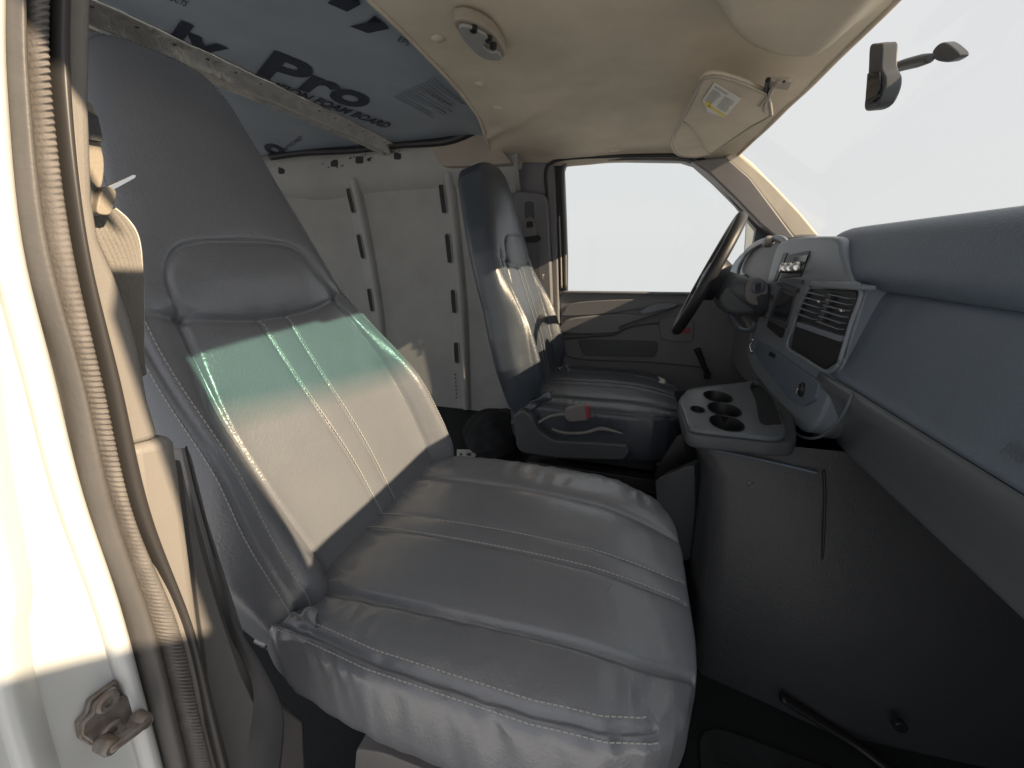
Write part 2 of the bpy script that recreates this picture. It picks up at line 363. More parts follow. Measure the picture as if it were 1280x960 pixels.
# passenger A pillar, cowl, fender (beside and behind the camera: shade the seat as in the place)
slab('windshield_pillar', [(.28, -.90, 1.36), (.33, -.785, 1.38), (.84, -.84, .97), (.80, -.96, .94)], (.03, -.03, -.05), M['trim'], van, .01)
slab('front_fender', [(.62, -.97, .05), (1.9, -.97, .05), (1.9, -.97, .80), (.86, -.97, .95), (.62, -.97, .95)], (0, .05, 0), M['white'], van, .01)
slab('front_fender', [(.62, .97, .05), (1.9, .97, .05), (1.9, .97, .80), (.86, .97, .95), (.62, .97, .95)], (0, -.05, 0), M['white'], van, .01)
slab('bonnet', [(.88, -.95, .93), (.88, .95, .93), (1.9, .93, .78), (1.9, -.93, .78)], (0, 0, -.03), M['white'], van, .01)
slab('firewall', [(1.0, -.92, -.05), (1.0, .92, -.05), (1.0, .92, .9), (1.0, -.92, .9)], (.03, 0, 0), M['carpet'], van, 0)
slab('kick_panel', [(.62, -.87, -.02), (1.0, -.87, -.02), (1.0, -.87, .9), (.62, -.87, .9)], (0, -.03, 0), M['dashd'], van, 0)
slab('roof_header', [(.30, -.88, 1.43), (.37, -.4, 1.44), (.38, 0, 1.44), (.37, .4, 1.44), (.30, .88, 1.43), (.20, .88, 1.45), (.2, -.88, 1.45)], (0, 0, .05), M['white'], van, .01)
slab('door_sill', [(-.33, -.86, .12), (.62, -.86, .12), (.62, -.95, .10), (-.33, -.95, .10)], (0, 0, -.2), M['white'], van, .01)
# ---------------------------------------------------------------- passenger door opening, B pillar at the left of the picture
X0 = -.33
def L(px, x=X0): return ats(px, 'x', x)
jamb = slab('door_jamb', L([(-260, 0), (20, 0), (60, 200), (85, 400), (135, 600), (180, 760), (250, 1000), (120, 1200), (-400, 1200)]), (-.05, 0, 0), M['white'], van, .003)
# outer skin corner of the jamb
sweep('jamb_edge', L([(-60, 0), (-40, 300), (-22, 520), (-4, 640), (16, 740), (12, 800), (22, 870), (48, 960), (90, 1100)], X0+.004), [(-.03, -.03), (-.008, -.002), (.0, .0035), (.006, .004), (.009, -.008)], M['white'], van, upv=(1, 0, 0), smooth=5)
sweep('jamb_flange', L([(-14, -30), (-12, 100), (8, 300), (50, 470), (88, 620), (136, 760), (172, 890), (205, 1010)], X0+.006), [(-.006, -.008), (-.0045, .003), (-.001, .0045), (.004, .003), (.0055, -.008)], M['white'], van, upv=(1, 0, 0), smooth=6)
# the weatherstrip: bulb, ribbed flocked face, dark lip
SY = [-40, 100, 300, 480, 640, 780, 900, 1020]
def band(name, lx, rx, h, mt, parent, dx=.0, rib=0, m=16, pw=2.6):
    A = np.array(cr(L(list(zip(lx, SY)), X0+dx), 190)); B = np.array(cr(L(list(zip(rx, SY)), X0+dx), 190))
    l = np.concatenate([[0], np.cumsum(np.linalg.norm(np.diff((A+B)/2, axis=0), axis=1))]); G = []
    for a, b_, q in zip(A, B, l):
        row = []
        for t in np.linspace(-1, 1, m):
            k = h*(1-abs(t)**pw)+rib*math.sin(q*2*math.pi/.0036+1.1*t+.8*math.sin(q*55))*(1-t*t)*(.6+.4*math.sin(q*31))
            row.append(a*(1-t)/2+b_*(1+t)/2+np.array((k, 0, 0)))
        row.append(b_-np.array((.03, 0, 0))); row.insert(0, a-np.array((.03, 0, 0))); G.append(row)
    return grid(name, G, mt, parent)
seal = band('weatherstrip', [-2, 1, 21, 74, 107, 158, 188, 216], [24, 27, 52, 97, 139, 187, 218, 246], .013, M['rubber'], van, .004)
band('ribbed_face', [24, 27, 51, 95, 138, 186, 217, 245], [60, 59, 85, 125, 162, 221, 250, 280], .010, M['ribbed'], seal, .006, .0009)
band('inner_lip', [58, 57, 83, 123, 160, 219, 248, 278], [85, 83, 103, 147, 185, 236, 270, 300], .010, M['lip'], seal, .006)
# beige pillar trim and grey lower trim
slab('pillar_trim', L([(76, -20), (117, -20), (114, 130), (118, 250), (126, 300), (146, 345), (166, 400), (178, 450), (187, 500), (200, 545), (193, 550), (163, 558), (136, 470), (108, 370), (92, 260), (78, 120)], X0+.010), (-.07, 0, 0), M['trim'], van, .006, 4)
slab('pillar_trim', L([(162, 559), (196, 551), (211, 541), (222, 553), (227, 590), (236, 660), (246, 740), (258, 830), (262, 900), (290, 1010), (245, 1010), (238, 900), (214, 780), (172, 640)], X0+.012), (-.07, 0, 0), M['trim'], van, .007, 4)
slab('lower_trim', L([(226, 575), (234, 610), (252, 690), (276, 770), (300, 840), (318, 880), (300, 1010), (270, 1010), (262, 900), (258, 830), (246, 740), (236, 660)], X0-.01), (-.07, 0, 0), M['trimg'], van, .005)
slab('lower_trim', L([(240, 560), (262, 650), (300, 770), (330, 860), (380, 900), (385, 1010), (240, 1010), (240, 800)], X0-.075), (-.04, 0, 0), M['trimg'], van, .005)
# striker plate
sk_ = thing('door_striker', 'rusty latch striker plate bolted low on the white door jamb', 'door striker', tuple(at(140, 895, 'x', X0)))
def LS(px, x): return [at(u, v, 'x', x) for u, v in px]
slab('backing_plate', rc(LS([(97, 905), (108, 893), (112, 876), (147, 851), (153, 864), (166, 862), (169, 880), (180, 893), (178, 903), (128, 940), (100, 925)], X0+.005), .15, 2), (-.004, 0, 0), M['rust'], sk_, .001)
slab('striker_plate', rc(LS([(104, 905), (117, 893), (120, 880), (146, 857), (151, 872), (160, 870), (168, 888), (160, 905), (120, 932), (102, 920)], X0+.009), .2, 2), (-.004, 0, 0), M['rust'], sk_, .001)
for u, v in ((133, 877), (138, 912)):
    p = at(u, v, 'x', X0+.009); lathe('screw', p, (1, 0, 0), [(.0065, 0), (.0065, .002), (.005, .0035), (.0025, .0035), (.0022, .0015), (0, .0015)], M['rust'], sk_, n=16)
p1 = at(127, 928, 'x', X0+.012); p2 = at(170, 897, 'x', X0+.012)
tube('striker_loop', [p1-np.array((.008, 0, 0)), p1+np.array((.008, 0, 0)), p1*.92+p2*.08+np.array((.011, 0, 0)), p1*.08+p2*.92+np.array((.011, 0, 0)), p2+np.array((.008, 0, 0)), p2-np.array((.008, 0, 0))], .003, M['rust'], sk_, n=10, smooth=3)
for p in (p1, p2): lathe('rivet', p, (1, 0, 0), [(.0052, 0), (.0052, .010), (.004, .012), (0, .012)], M['rust'], sk_, n=14)
slab('striker_bar', [p1+np.array((.007, 0, .003)), p2+np.array((.007, 0, .003)), p2+np.array((.007, 0, -.004)), p1+np.array((.007, 0, -.004))], (.004, 0, 0), M['rust'], sk_, .001)
# ---------------------------------------------------------------- cushions
def polyd(Y, S, pl):
    D = np.full(Y.shape, 9.)
    for (a, b), (c, d) in zip(pl[:-1], pl[1:]):
        vx, vy = c-a, d-b; L2 = vx*vx+vy*vy+1e-12
        t = np.clip(((Y-a)*vx+(S-b)*vy)/L2, 0, 1); D = np.minimum(D, np.hypot(Y-a-t*vx, S-b-t*vy))
    return D
class Pillow:
    """upholstered body: s runs along bs, y across, n outward"""
    def __init__(s, o, bs, bn, S0, S1, W, H, D, p=4.5, shift=None, creases=(), extra=None, pe=5, wr=None, by=(0, 1, 0)):
        s.o = np.array(o, float); s.bs = np.array(bs, float); s.bn = np.array(bn, float); s.by = np.array(by, float)
        s.S0, s.S1, s.W, s.H, s.D, s.p, s.shift, s.cre, s.extra, s.pe, s.wr = S0, S1, W, H, D, p, shift, creases, extra, pe, wr
    def wid(s, S): return np.interp(S, [a for a, b in s.W], [b for a, b in s.W])
    def front(s, Y, S):
        w = s.wid(S); u = np.clip(np.abs(Y/w), 0, 1); sm = (s.S0+s.S1)/2; L = (s.S1-s.S0)/2
        e = (1-u**s.p)**(1/s.p)*np.clip(1-np.abs((S-sm)/L)**s.pe, 0, 1)**(1/s.pe)
        h = s.H*e
        if s.extra: h = h+s.extra(Y, S)*e
        for pl, dp, wd in s.cre:
            d = polyd(Y, S, pl); h = h-(dp*np.exp(-(d/wd)**2)+dp*.5*np.exp(-(d/(wd*4))**2))*np.minimum(1, e*1.5)
        return h
    def pos(s, Y, S, h):
        sh = s.shift(S) if s.shift else 0*S
        return s.o+(Y+sh)[..., None]*s.by+S[..., None]*s.bs+h[..., None]*s.bn
    def build(s, name, mt, parent, n=200, m=170):
        k = (1-np.cos(np.linspace(0, math.pi, n)))/2; lin = np.linspace(0, 1, n); Sv = s.S0+(s.S1-s.S0)*(.55*k+.45*lin)
        t = np.linspace(-1, 1, m); uf = np.sign(t)*(1-(1-np.abs(t))**1.45)
        S, U = np.meshgrid(Sv, uf, indexing='ij'); Y = U*s.wid(S)
        Pf = s.pos(Y, S, s.front(Y, S))
        mb = 40; tb = np.linspace(1, -1, mb+2)[1:-1]; ub = np.sign(tb)*(1-(1-np.abs(tb))**2.2)
        S2, U2 = np.meshgrid(Sv, ub, indexing='ij'); Y2 = U2*s.wid(S2); sm = (s.S0+s.S1)/2; Lh = (s.S1-s.S0)/2
        e = (1-np.abs(U2)**s.p)**(1/s.p)*np.clip(1-np.abs((S2-sm)/Lh)**s.pe, 0, 1)**(1/s.pe)
        Pb = s.pos(Y2, S2, -s.D*e)
        P = np.concatenate([Pf, Pb], 1)
        if s.wr is not None:
            N = np.cross(np.gradient(P, axis=0), np.roll(P, -1, 1)-np.roll(P, 1, 1)); N /= np.linalg.norm(N, axis=2)[..., None]+1e-12
            SS = np.concatenate([S, S2], 1); YY = np.concatenate([Y, Y2], 1); UU = np.concatenate([U, U2], 1)
            HH = (P-s.o)@s.bn
            P = P-N*s.wr(P, SS, YY, UU, HH)[..., None]
        return grid(name, P, mt, parent, cv=True)
    def line(s, pl, off=0, lift=.0004, n=400):
        pl = np.array(pl, float); L = np.concatenate([[0], np.cumsum(np.hypot(*np.diff(pl, axis=0).T))])
        t = np.linspace(0, L[-1], n); Y = np.interp(t, L, pl[:, 0]); S = np.interp(t, L, pl[:, 1])
        d = np.gradient(np.stack([Y, S], 1), axis=0); d /= np.linalg.norm(d, axis=1)[:, None]+1e-9
        Y = Y-d[:, 1]*off; S = S+d[:, 0]*off
        h = s.front(Y, S); e = 1e-3
        P0 = s.pos(Y, S, h); Py = s.pos(Y+e, S, s.front(Y+e, S)); Ps = s.pos(Y, S+e, s.front(Y, S+e))
        N = np.cross(Py-P0, Ps-P0); N /= np.linalg.norm(N, axis=1)[:, None]+1e-12
        N *= np.sign(N@s.bn+1e-9)[:, None]
        return P0+N*lift, N
def stitch(sets, mt, parent, pitch=.0068, ln=.0048, wd=.0013, name='stitching'):
    b = MB()
    for P, N in sets:
        Ls = np.concatenate([[0], np.cumsum(np.linalg.norm(np.diff(P, axis=0), axis=1))])
        for t in np.arange(0, Ls[-1]-ln, pitch):
            a = np.array([np.interp(t, Ls, P[:, i]) for i in range(3)]); c = np.array([np.interp(t+ln, Ls, P[:, i]) for i in range(3)])
            nn = np.array([np.interp(t, Ls, N[:, i]) for i in range(3)]); x = c-a; l = np.linalg.norm(x)
            if l < 1e-5: continue
            x /= l; y = np.cross(nn, x); y /= np.linalg.norm(y); z = np.cross(x, y)
            b.box((a+c)/2+z*.0003, (l, wd, .0013), np.stack([x, y, z], 1))
    o = b.build(name, mt, parent, smooth=False); o['kind'] = 'stuff'; return o
def sstep(a, b, x): t = np.clip((x-a)/(b-a), 0, 1); return t*t*(3-2*t)
def back_spec(S1=.83):
    W = [(a if a < .5 else .5+(a-.5)*(S1-.5)/.375, b*(1+(1.5*min(.2, max(0, a-.35)) if S1 < .8 else 0))) for a, b in [(-.05, .25), (.0, .26), (.12, .275), (.22, .265), (.32, .240), (.42, .212), (.50, .182), (.60, .155), (.70, .13), (.78, .112), (.83, .103), (.862, .086), (.875, .055)]]
    def extra(Y, S):
        a = np.abs(Y)
        bol = np.exp(-((a-.220+.03*sstep(.25, .45, S))/.036)**2)*(.058*sstep(-.06, .08, S)*(1-sstep(.24, .46, S)))
        cen = .012*np.exp(-(Y/.12)**2)*np.exp(-((S-.2)/.14)**2)
        hd = .016*np.exp(-(Y/.12)**2)*sstep(.5, .62, S)*(1-sstep(.7, .86, S))
        low = .010*np.exp(-((S-.51)/.05)**2)*np.exp(-(Y/.11)**4)
        return bol+cen+hd+low
    top = [(-.085, .568), (.07, .568)]
    panel = cr([(-.138, .455), (-.134, .49), (-.125, .52), (-.105, .542), (-.07, .55), (0, .552), (.06, .55), (.098, .538), (.118, .51), (.132, .485), (.145, .455)], 4)
    bot = cr([(-.138, .455), (-.07, .440), (0, .436), (.07, .440), (.145, .455)], 5)
    arm = [(-.138, .455), (-.195, .478)]; arm2 = [(.145, .455), (.195, .482)]
    inl = cr([(-.142, .455), (-.156, .40), (-.172, .32), (-.178, .22), (-.176, .12), (-.17, -.04)], 5); inr = [(-a, b) for a, b in inl]
    pl1 = cr([(-.046, .437), (-.042, .3), (-.034, .15), (-.028, -.04)], 4); pl2 = cr([(.004, .437), (.006, .3), (.010, .15), (.014, -.04)], 4)
    return W, extra, [panel, bot, arm, arm2, inl, inr, pl1, pl2]
def make_back(root, o, r, mt, shift, seed, n, m, S1=.83):
    W, extra, C = back_spec(S1)
    edge = [(-.236, -.03), (-.238, .1), (-.232, .2), (-.216, .31), (-.196, .41), (-.176, .5)]
    eL = cr(edge, 5); eR = [(-a, b) for a, b in eL]
    cre = [(C[0], .0035, .0035), (C[1], .0045, .004), (C[2], .003, .0035), (C[3], .003, .0035), (C[4], .0065, .0045), (C[5], .0065, .0045), (C[6], .0025, .003), (C[7], .0025, .003), (eL, .0022, .003), (eR, .0022, .003)]
    def wr(P, S, Y, U, H):
        a = .0016*nz(P, seed, 16, 14, 70)+.0003*nz(P, seed+9, 16, 90, 260)
        m_ = np.exp(-((np.abs(Y)-.17)/.03)**2)*(S < .4); return a*(.7+m_)+.0016*nz(P*np.array((1, 1, .35)), seed+3, 12, 90, 260)*np.exp(-((S-.0)/.07)**2)
    p = Pillow(o, (-math.sin(r), 0, math.cos(r)), (math.cos(r), 0, math.sin(r)), -.05, S1, W, .045, .085, p=3.6, shift=shift, creases=cre, extra=extra, pe=9, wr=wr)
    b = p.build('backrest', mt, root, n, m)
    return p, b, C, eL, eR
pr = R(19)
seatP = thing('bucket_seat', 'grey leather high-back front seat nearest the door, sun patch across its backrest', 'car seat', (-.2, -.465, .2), 'front seats of the van')
shP = lambda S: -.12*np.clip(S, 0, .5)+.01
pP, oB, C, eL, eR = make_back(seatP, (-.435, -.455, .48), pr, M['leather'], shP, 11, 300, 230)
sets = []
for c_ in (C[6], C[7]): sets += [pP.line(c_, .0045)]
for o_ in (-.008, .008): sets += [pP.line(eL, o_), pP.line(eR, o_)]
stitch(sets, M['thread'], oB)
top = cr([(a, .5+(b-.5)*.88) for a, b in [(-.17, .5), (-.146, .6), (-.128, .7), (-.108, .78), (-.092, .83), (-.06, .862), (0, .869), (.06, .862), (.092, .83), (.108, .78), (.128, .7), (.146, .6), (.17, .5)]], 6)
stitch([pP.line(top, 0)], M['leather'], oB, .0055, .0036, .0010, 'edge_seam')
# cushion
CW = [(-.30, .235), (-.25, .255), (-.1, .27), (.10, .27), (.17, .262), (.215, .245), (.245, .222), (.265, .19), (.276, .15), (.281, .10)]
def make_cushion(root, o, mt, seed, n, m, H=.06, D=.13):
    cl = cr([(-.185, -.26), (-.18, -.1), (-.172, .08), (-.165, .2), (-.15, .27)], 5); cR = cr([(.125, -.26), (.128, -.1), (.124, .08), (.115, .2), (.10, .27)], 5)
    s1 = cr([(-.058, -.26), (-.052, 0), (-.05, .15), (-.046, .27)], 5); s2 = cr([(-.012, -.26), (-.008, 0), (-.006, .15), (-.004, .27)], 5)
    def edgeu(f): return [(f*np.interp(S, [a for a, b in CW], [b for a, b in CW]), S) for S in np.linspace(-.27, .222, 60)]
    eN = edgeu(-.935); eF = edgeu(.935)
    cre = [(cl, .009, .0055), (cR, .009, .0055), (s1, .003, .003), (s2, .003, .003), (eN, .0035, .003), (eF, .0035, .003)]
    def extra(Y, S):
        return .012*np.exp(-((Y-.03)/.17)**2)*np.exp(-((S-.0)/.22)**2)-.02*sstep(.12, .30, S)-.006*np.exp(-((S+.28)/.05)**2)
    def wr(P, S, Y, U, H):
        a = .0018*nz(P, seed, 16, 12, 60)+.0005*nz(P, seed+9, 16, 90, 260)
        bol = np.exp(-((np.abs(Y+.01)-.21)/.045)**2)
        w1 = (.004 if m > 200 else .002)*np.abs(nz(P*np.array((1.0, .35, .4)), seed+1, 14, 90, 300))**1.3*bol
        side = sstep(.90, .985, np.abs(U))*(H > -.12)
        Pm = P.copy(); Pm[..., 0] = P[..., 0]+.5*P[..., 2]
        w2 = (.0065 if m > 200 else .003)*np.abs(nz(Pm*np.array((1.0, .2, .10)), seed+2, 14, 110, 330))**1.3*side*(.35+.65*np.clip((H+.06)/.08, 0, 1))
        rr = .004*np.abs(nz(P*np.array((.4, 1, 1)), seed+4, 10, 120, 300))*np.exp(-((S+.24)/.04)**2)
        return a+w1+w2+rr
    p = Pillow(o, (1, 0, 0), (0, 0, 1), -.30, .281, CW, H, D, p=5.5, creases=cre, extra=extra, pe=7, wr=wr)
    c = p.build('cushion', mt, root, n, m)
    return p, c, (s1, s2, eN, eF)
cP, oC, SL = make_cushion(seatP, (-.16, -.467, .497), M['leather'], 31, 260, 270, H=.056)
sets = [cP.line(SL[0], -.004), cP.line(SL[1], .004)]
for o_ in (-.009, .009): sets += [cP.line(SL[2], o_)]
stitch(sets, M['thread'], oC)
sb = MB(); sb.box((-.15, -.46, .31), (.42, .36, .10)); sb.build('seat_base', M['black'], seatP, .01)
sb = MB(); sb.box((-.15, -.46, .225), (.30, .30, .07)); sb.build('seat_pedestal', M['black'], seatP, .01)
slab('seat_side_shield', rc(ats([(445, 936), (480, 942), (560, 975), (640, 1010), (440, 1010)], 'y', -.70), .2, 3), (0, .03, 0), M['trimg'], seatP, .006)
# fold of torn cover at the seat joint
def rag(name, pts, wd, mt, parent, seed, ax=(0, 0, 1)):
    P = np.array(cr(pts, 8)); g = np.random.RandomState(seed); ax = np.array(ax, float); G = []
    for i, p in enumerate(P):
        G.append([p+ax*wd*(t-.5)+np.array((.003*math.sin(i*.9+5*t), .004*math.sin(i*.7+4*t+1), .002*math.sin(i*1.3))) for t in np.linspace(0, 1, 7)])
    return grid(name, G, mt, parent, solid=.002)
rag('loose_cover_edge', ats([(325, 805), (345, 790), (372, 772), (396, 770)], 'y', -.70), .022, M['leather'], seatP, 1)
rag('loose_cover_edge', ats([(548, 604), (562, 594), (580, 590)], 'y', -.30), .014, M['leather'], seatP, 2)
# ---------------------------------------------------------------- driver seat
seatD = thing('bucket_seat', 'dark grey leather seat behind the steering wheel, plastic skirt along its base', 'car seat', (-.1, .45, .2), 'front seats of the van')
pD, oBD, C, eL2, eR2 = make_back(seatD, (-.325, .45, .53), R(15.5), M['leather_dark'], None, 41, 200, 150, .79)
stitch([pD.line(C[6], .004), pD.line(C[7], .004)], M['thread'], oBD, .007, .005, .001)
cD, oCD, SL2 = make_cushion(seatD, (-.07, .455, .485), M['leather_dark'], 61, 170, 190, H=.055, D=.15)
slab('side_skirt', rc(ats([(641, 520), (652, 512), (664, 520), (675, 540), (692, 551), (740, 553), (784, 556), (788, 566), (780, 576), (700, 574), (646, 566)], 'y', .16), .25, 4), (0, .05, 0), M['dashd'], seatD, .008, 4)
tube('recline_lever', ats([(690, 536), (706, 541), (730, 541), (752, 536), (778, 542)], 'y', .15), [.006, .006, .006, .008, .003], M['trimg'], seatD, n=12, smooth=6, flat=.8)
bk = slab('belt_buckle', rc(ats([(706, 511), (732, 506), (737, 522), (735, 526), (712, 528), (706, 523)], 'y', .13), .25, 4), (0, .022, 0), M['trimg'], seatD, .004, 4)
slab('release_button', rc(ats([(731, 507), (736, 508), (738, 523), (733, 524)], 'y', .1285), .2, 2), (0, .018, 0), M['red'], bk, .001)
tube('buckle_stalk', ats([(674, 528), (686, 521), (700, 518), (710, 518)], 'y', .145), .009, M['trimg'], seatD, n=10, flat=.5)
sb = MB(); sb.box((-.08, .45, .33), (.42, .36, .07)); sb.build('seat_base', M['black'], seatD, .01)
for y in (.25, .63): MB().box((-.04, y, .275), (.55, .045, .03)).box((-.04, y, .245), (.5, .02, .03)).build('seat_rail', M['black'], seatD, .003)
MB().box((-.08, .45, .22), (.30, .26, .06)).build('seat_pedestal', M['black'], seatD, .01)
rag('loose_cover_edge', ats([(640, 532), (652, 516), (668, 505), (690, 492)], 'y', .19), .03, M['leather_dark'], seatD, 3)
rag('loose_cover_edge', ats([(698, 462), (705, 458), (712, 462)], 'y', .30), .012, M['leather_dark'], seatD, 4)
# ---------------------------------------------------------------- headliner
hl = thing('headliner', 'sagging stained tan fabric headliner over the front seats', 'headliner', (0, 0, 1.4))
def xf(y): return .375-.055*(abs(y)/.85)**2
def xr(y): return -.505-.02*(y > 0)*(y/.3)-.05*sstep(.35, .75, np.asarray(y, float))
def hz(x, y):
    z = 1.437-.055*(np.abs(y)/.85)**2.5-.040*sstep(.05, .38, x)
    d = np.hypot((x-.25)/.20, (y+.27)/.36); z = z-.055*sstep(1.0, .78, d)*(1-sstep(.28, .36, x))
    P = np.stack([x, y, 0*x], -1)
    z = z-.009*nz(P, 5, 12, 5, 18)-.0022*nz(P, 6, 14, 25, 70)
    # long soft fold from the rear corner forward
    a = np.array((-.50, .50)); b = np.array((.0, .10)); v = (b-a)/np.linalg.norm(b-a); t = (x-a[0])*v[0]+(y-a[1])*v[1]; q = -(x-a[0])*v[1]+(y-a[1])*v[0]
    z = z-.010*np.exp(-(q/.022)**2)*np.clip(1-t/.6, 0, 1)*(t > -.1)+.006*np.exp(-((q-.05)/.03)**2)*np.clip(1-t/.6, 0, 1)
    z = z-.012*np.exp(-(((x+.42)/.08)**2+((y-.36)/.12)**2))
    return z
Y, T = np.meshgrid(np.linspace(-.86, .86, 150), np.linspace(0, 1, 120), indexing='ij')
X = xr(Y)+(np.vectorize(xf)(Y)-xr(Y))*T; Z = hz(X, Y)
eb = np.exp(-(X-xr(Y))/.010); Z = Z+.006*eb
side = sstep(.79, .86, Y); Z = Z-.018*side
grid('fabric_panel', np.stack([X, Y, Z], -1), M['head'], hl, solid=.008, off=-1)
# rolled front and side hems
tube('hem', [(xf(y)+.002, y, float(hz(np.array(xf(y)), np.array(y)))+.001) for y in np.linspace(-.86, .80, 14)], .006, M['head'], hl, n=8, smooth=4)
tube('hem', [(float(xr(y)), y, float(hz(np.array(float(xr(y))), np.array(y)))+.005) for y in np.linspace(-.86, .78, 14)], .005, M['head'], hl, n=8, smooth=4)
hzz = lambda x, y: float(hz(np.array(float(x)), np.array(float(y))))
for u, v in ((548, 57), (600, 110), (622, 134)):
    x, y, _ = at(u, v, 'z', 1.425); lathe('retainer_plug', (x, y, hzz(x, y)+.002), (0, 0, -1), [(.014, 0), (.014, .003), (.012, .005), (0, .0065)], M['head'], hl, n=22)
x, y, _ = at(768, 183, 'z', 1.395); slab('hook_cover', rc([(x-.018, y-.007, hzz(x, y)-.016), (x+.018, y-.007, hzz(x, y)-.016), (x+.018, y+.007, hzz(x, y)-.016), (x-.018, y+.007, hzz(x, y)-.016)], .4, 3), (0, 0, -.006), M['head'], hl, .002)
# dome lamp
lamp = thing('dome_lamp', 'oval dome lamp with clear lens and three dark buttons on the tan headliner', 'dome lamp', tuple(at(600, 48, 'z', 1.41)))
DZ = 1.412
lp = cr(ats([(567, 28), (580, 24), (600, 30), (618, 42), (630, 60), (632, 70), (622, 74), (603, 70), (586, 56), (573, 41)], 'z', DZ), 4, True)
slab('lamp_bezel', lp, (0, 0, .02), M['tanp'], lamp, .004, 3)
lp = cr(ats([(574, 30), (584, 29), (596, 34), (609, 42), (608, 49), (604, 54), (614, 62), (622, 62), (627, 68), (622, 72), (604, 69), (588, 56), (577, 42)], 'z', DZ-.001), 4, True)
slab('lamp_lens', lp, (0, 0, -.006), M['glasslens'], lamp, .002, 3)
for u, v in ((592, 39.5), (611, 51.5), (616.5, 60)):
    x, y, z = at(u, v, 'z', DZ-.008); lathe('lamp_button', (x, y, DZ), (0, 0, -1), [(.0075, 0), (.0075, .008), (.005, .010), (0, .010)], M['black'], lamp, n=18)
# sun visor (driver side), folded up with a warning label
vis = thing('sun_visor', 'tan fabric sun visor with white warning label above the driver window', 'sun visor', tuple(at(900, 140, 'z', 1.345)))
VZ = 1.335
vl = cr(ats([(841, 186), (839, 176), (848, 156), (865, 124), (874, 104), (884, 97), (900, 97), (925, 104), (948, 114), (960, 121), (964, 140), (962, 146), (940, 158), (915, 175), (893, 190), (878, 196), (858, 196), (846, 193)], 'z', VZ), 3, True)
slab('visor_body', vl, (0, 0, .014), M['head'], vis, .008, 4)
tube('piping', [np.array(p)+np.array((0, 0, .001)) for p in vl[::2]], .0035, M['tanp'], vis, n=8, smooth=1, closed=True)
tube('cover_seam', ats([(855, 152), (872, 168), (880, 184), (888, 193)], 'z', VZ-.0005), .002, M['tanp'], vis, n=6)
tube('cover_fold', ats([(950, 133), (955, 126), (960, 121)], 'z', VZ-.001), .003, M['tanp'], vis, n=6)
tube('cover_fold', ats([(956, 140), (957, 130), (961, 122)], 'z', VZ-.001), .003, M['tanp'], vis, n=6)
lb = [at(u, v, 'z', VZ-.0012) for u, v in ((893, 103), (927, 123), (906, 147), (884, 139), (878, 125))]
lo = slab('warning_label', lb, (0, 0, -.0006), M['paper'], vis, 0)
def onlab(a, b, dz=0): # a,b in 0..1 across the label
    c0, c1, c2, c3 = [np.array(at(u, v, 'z', VZ-.0022-dz)) for u, v in ((893, 103), (927, 123), (906, 147), (874, 128))]
    return (c0*(1-a)+c1*a)*(1-b)+(c3*(1-a)+c2*a)*b
slab('yellow_strip', [onlab(.30, .86), onlab(1, .90), onlab(1, 1), onlab(.30, .96)], (0, 0, -.0002), M['yellow'], lo, 0)
slab('yellow_strip', [onlab(.12, .78), onlab(.34, .78), onlab(.34, 1), onlab(.2, .98)], (0, 0, -.0002), M['yellow'], lo, 0)
b = MB()
e1 = onlab(1, 0)-onlab(0, 0); e2 = onlab(0, 1)-onlab(0, 0); e1 /= np.linalg.norm(e1); e2 = e2/np.linalg.norm(e2); rm = np.stack([e1, np.cross((0, 0, 1), e1), (0, 0, 1)], 1)
for i in range(9):
    for (a0, a1) in ((.08, .42), (.52, .94)):
        bb = .26+i*.062; aa0 = onlab(a0, bb, .0004); aa1 = onlab(a1-rng.uniform(0, .08), bb, .0004); c = (aa0+aa1)/2; d = aa1-aa0; l = np.linalg.norm(d); d /= l
        b.box(c, (l, .0011, .0002), np.stack([d, np.cross((0, 0, 1), d), (0, 0, 1)], 1))
o = b.build('printed_lines', M['ink2'], lo, smooth=False); o['kind'] = 'stuff'
e1 = onlab(1, .15)-onlab(0, .15); e2 = onlab(.1, 0)-onlab(.1, .15)
text('printed_heading', 'WARNING', onlab(.08, .17, .0004), e1/np.linalg.norm(e1)*.013, e2/np.linalg.norm(e2)*.013, M['ink'], lo)
# hinge clip
hc = slab('pivot_bracket', rc(ats([(957, 96), (992, 96), (986, 108), (960, 104)], 'z', 1.352), .2, 3), (0, 0, -.008), M['tanp'], vis, .002)
tube('pivot_arm', ats([(974, 102), (966, 110), (962, 119), (960, 124)], 'z', 1.335), .0045, M['tanp'], vis, n=10)
MB().cyl(at(960, 100, 'z', 1.345), at(958, 112, 'z', 1.34), .005, n=10).cyl(at(963, 112, 'z', 1.34), at(959, 117, 'z', 1.338), .004, n=10).build('pivot_clip', M['black'], vis)
MB().cyl(at(980, 102, 'z', 1.343), at(980, 102, 'z', 1.340), .0025, n=8).build('screw', M['hole'], vis)
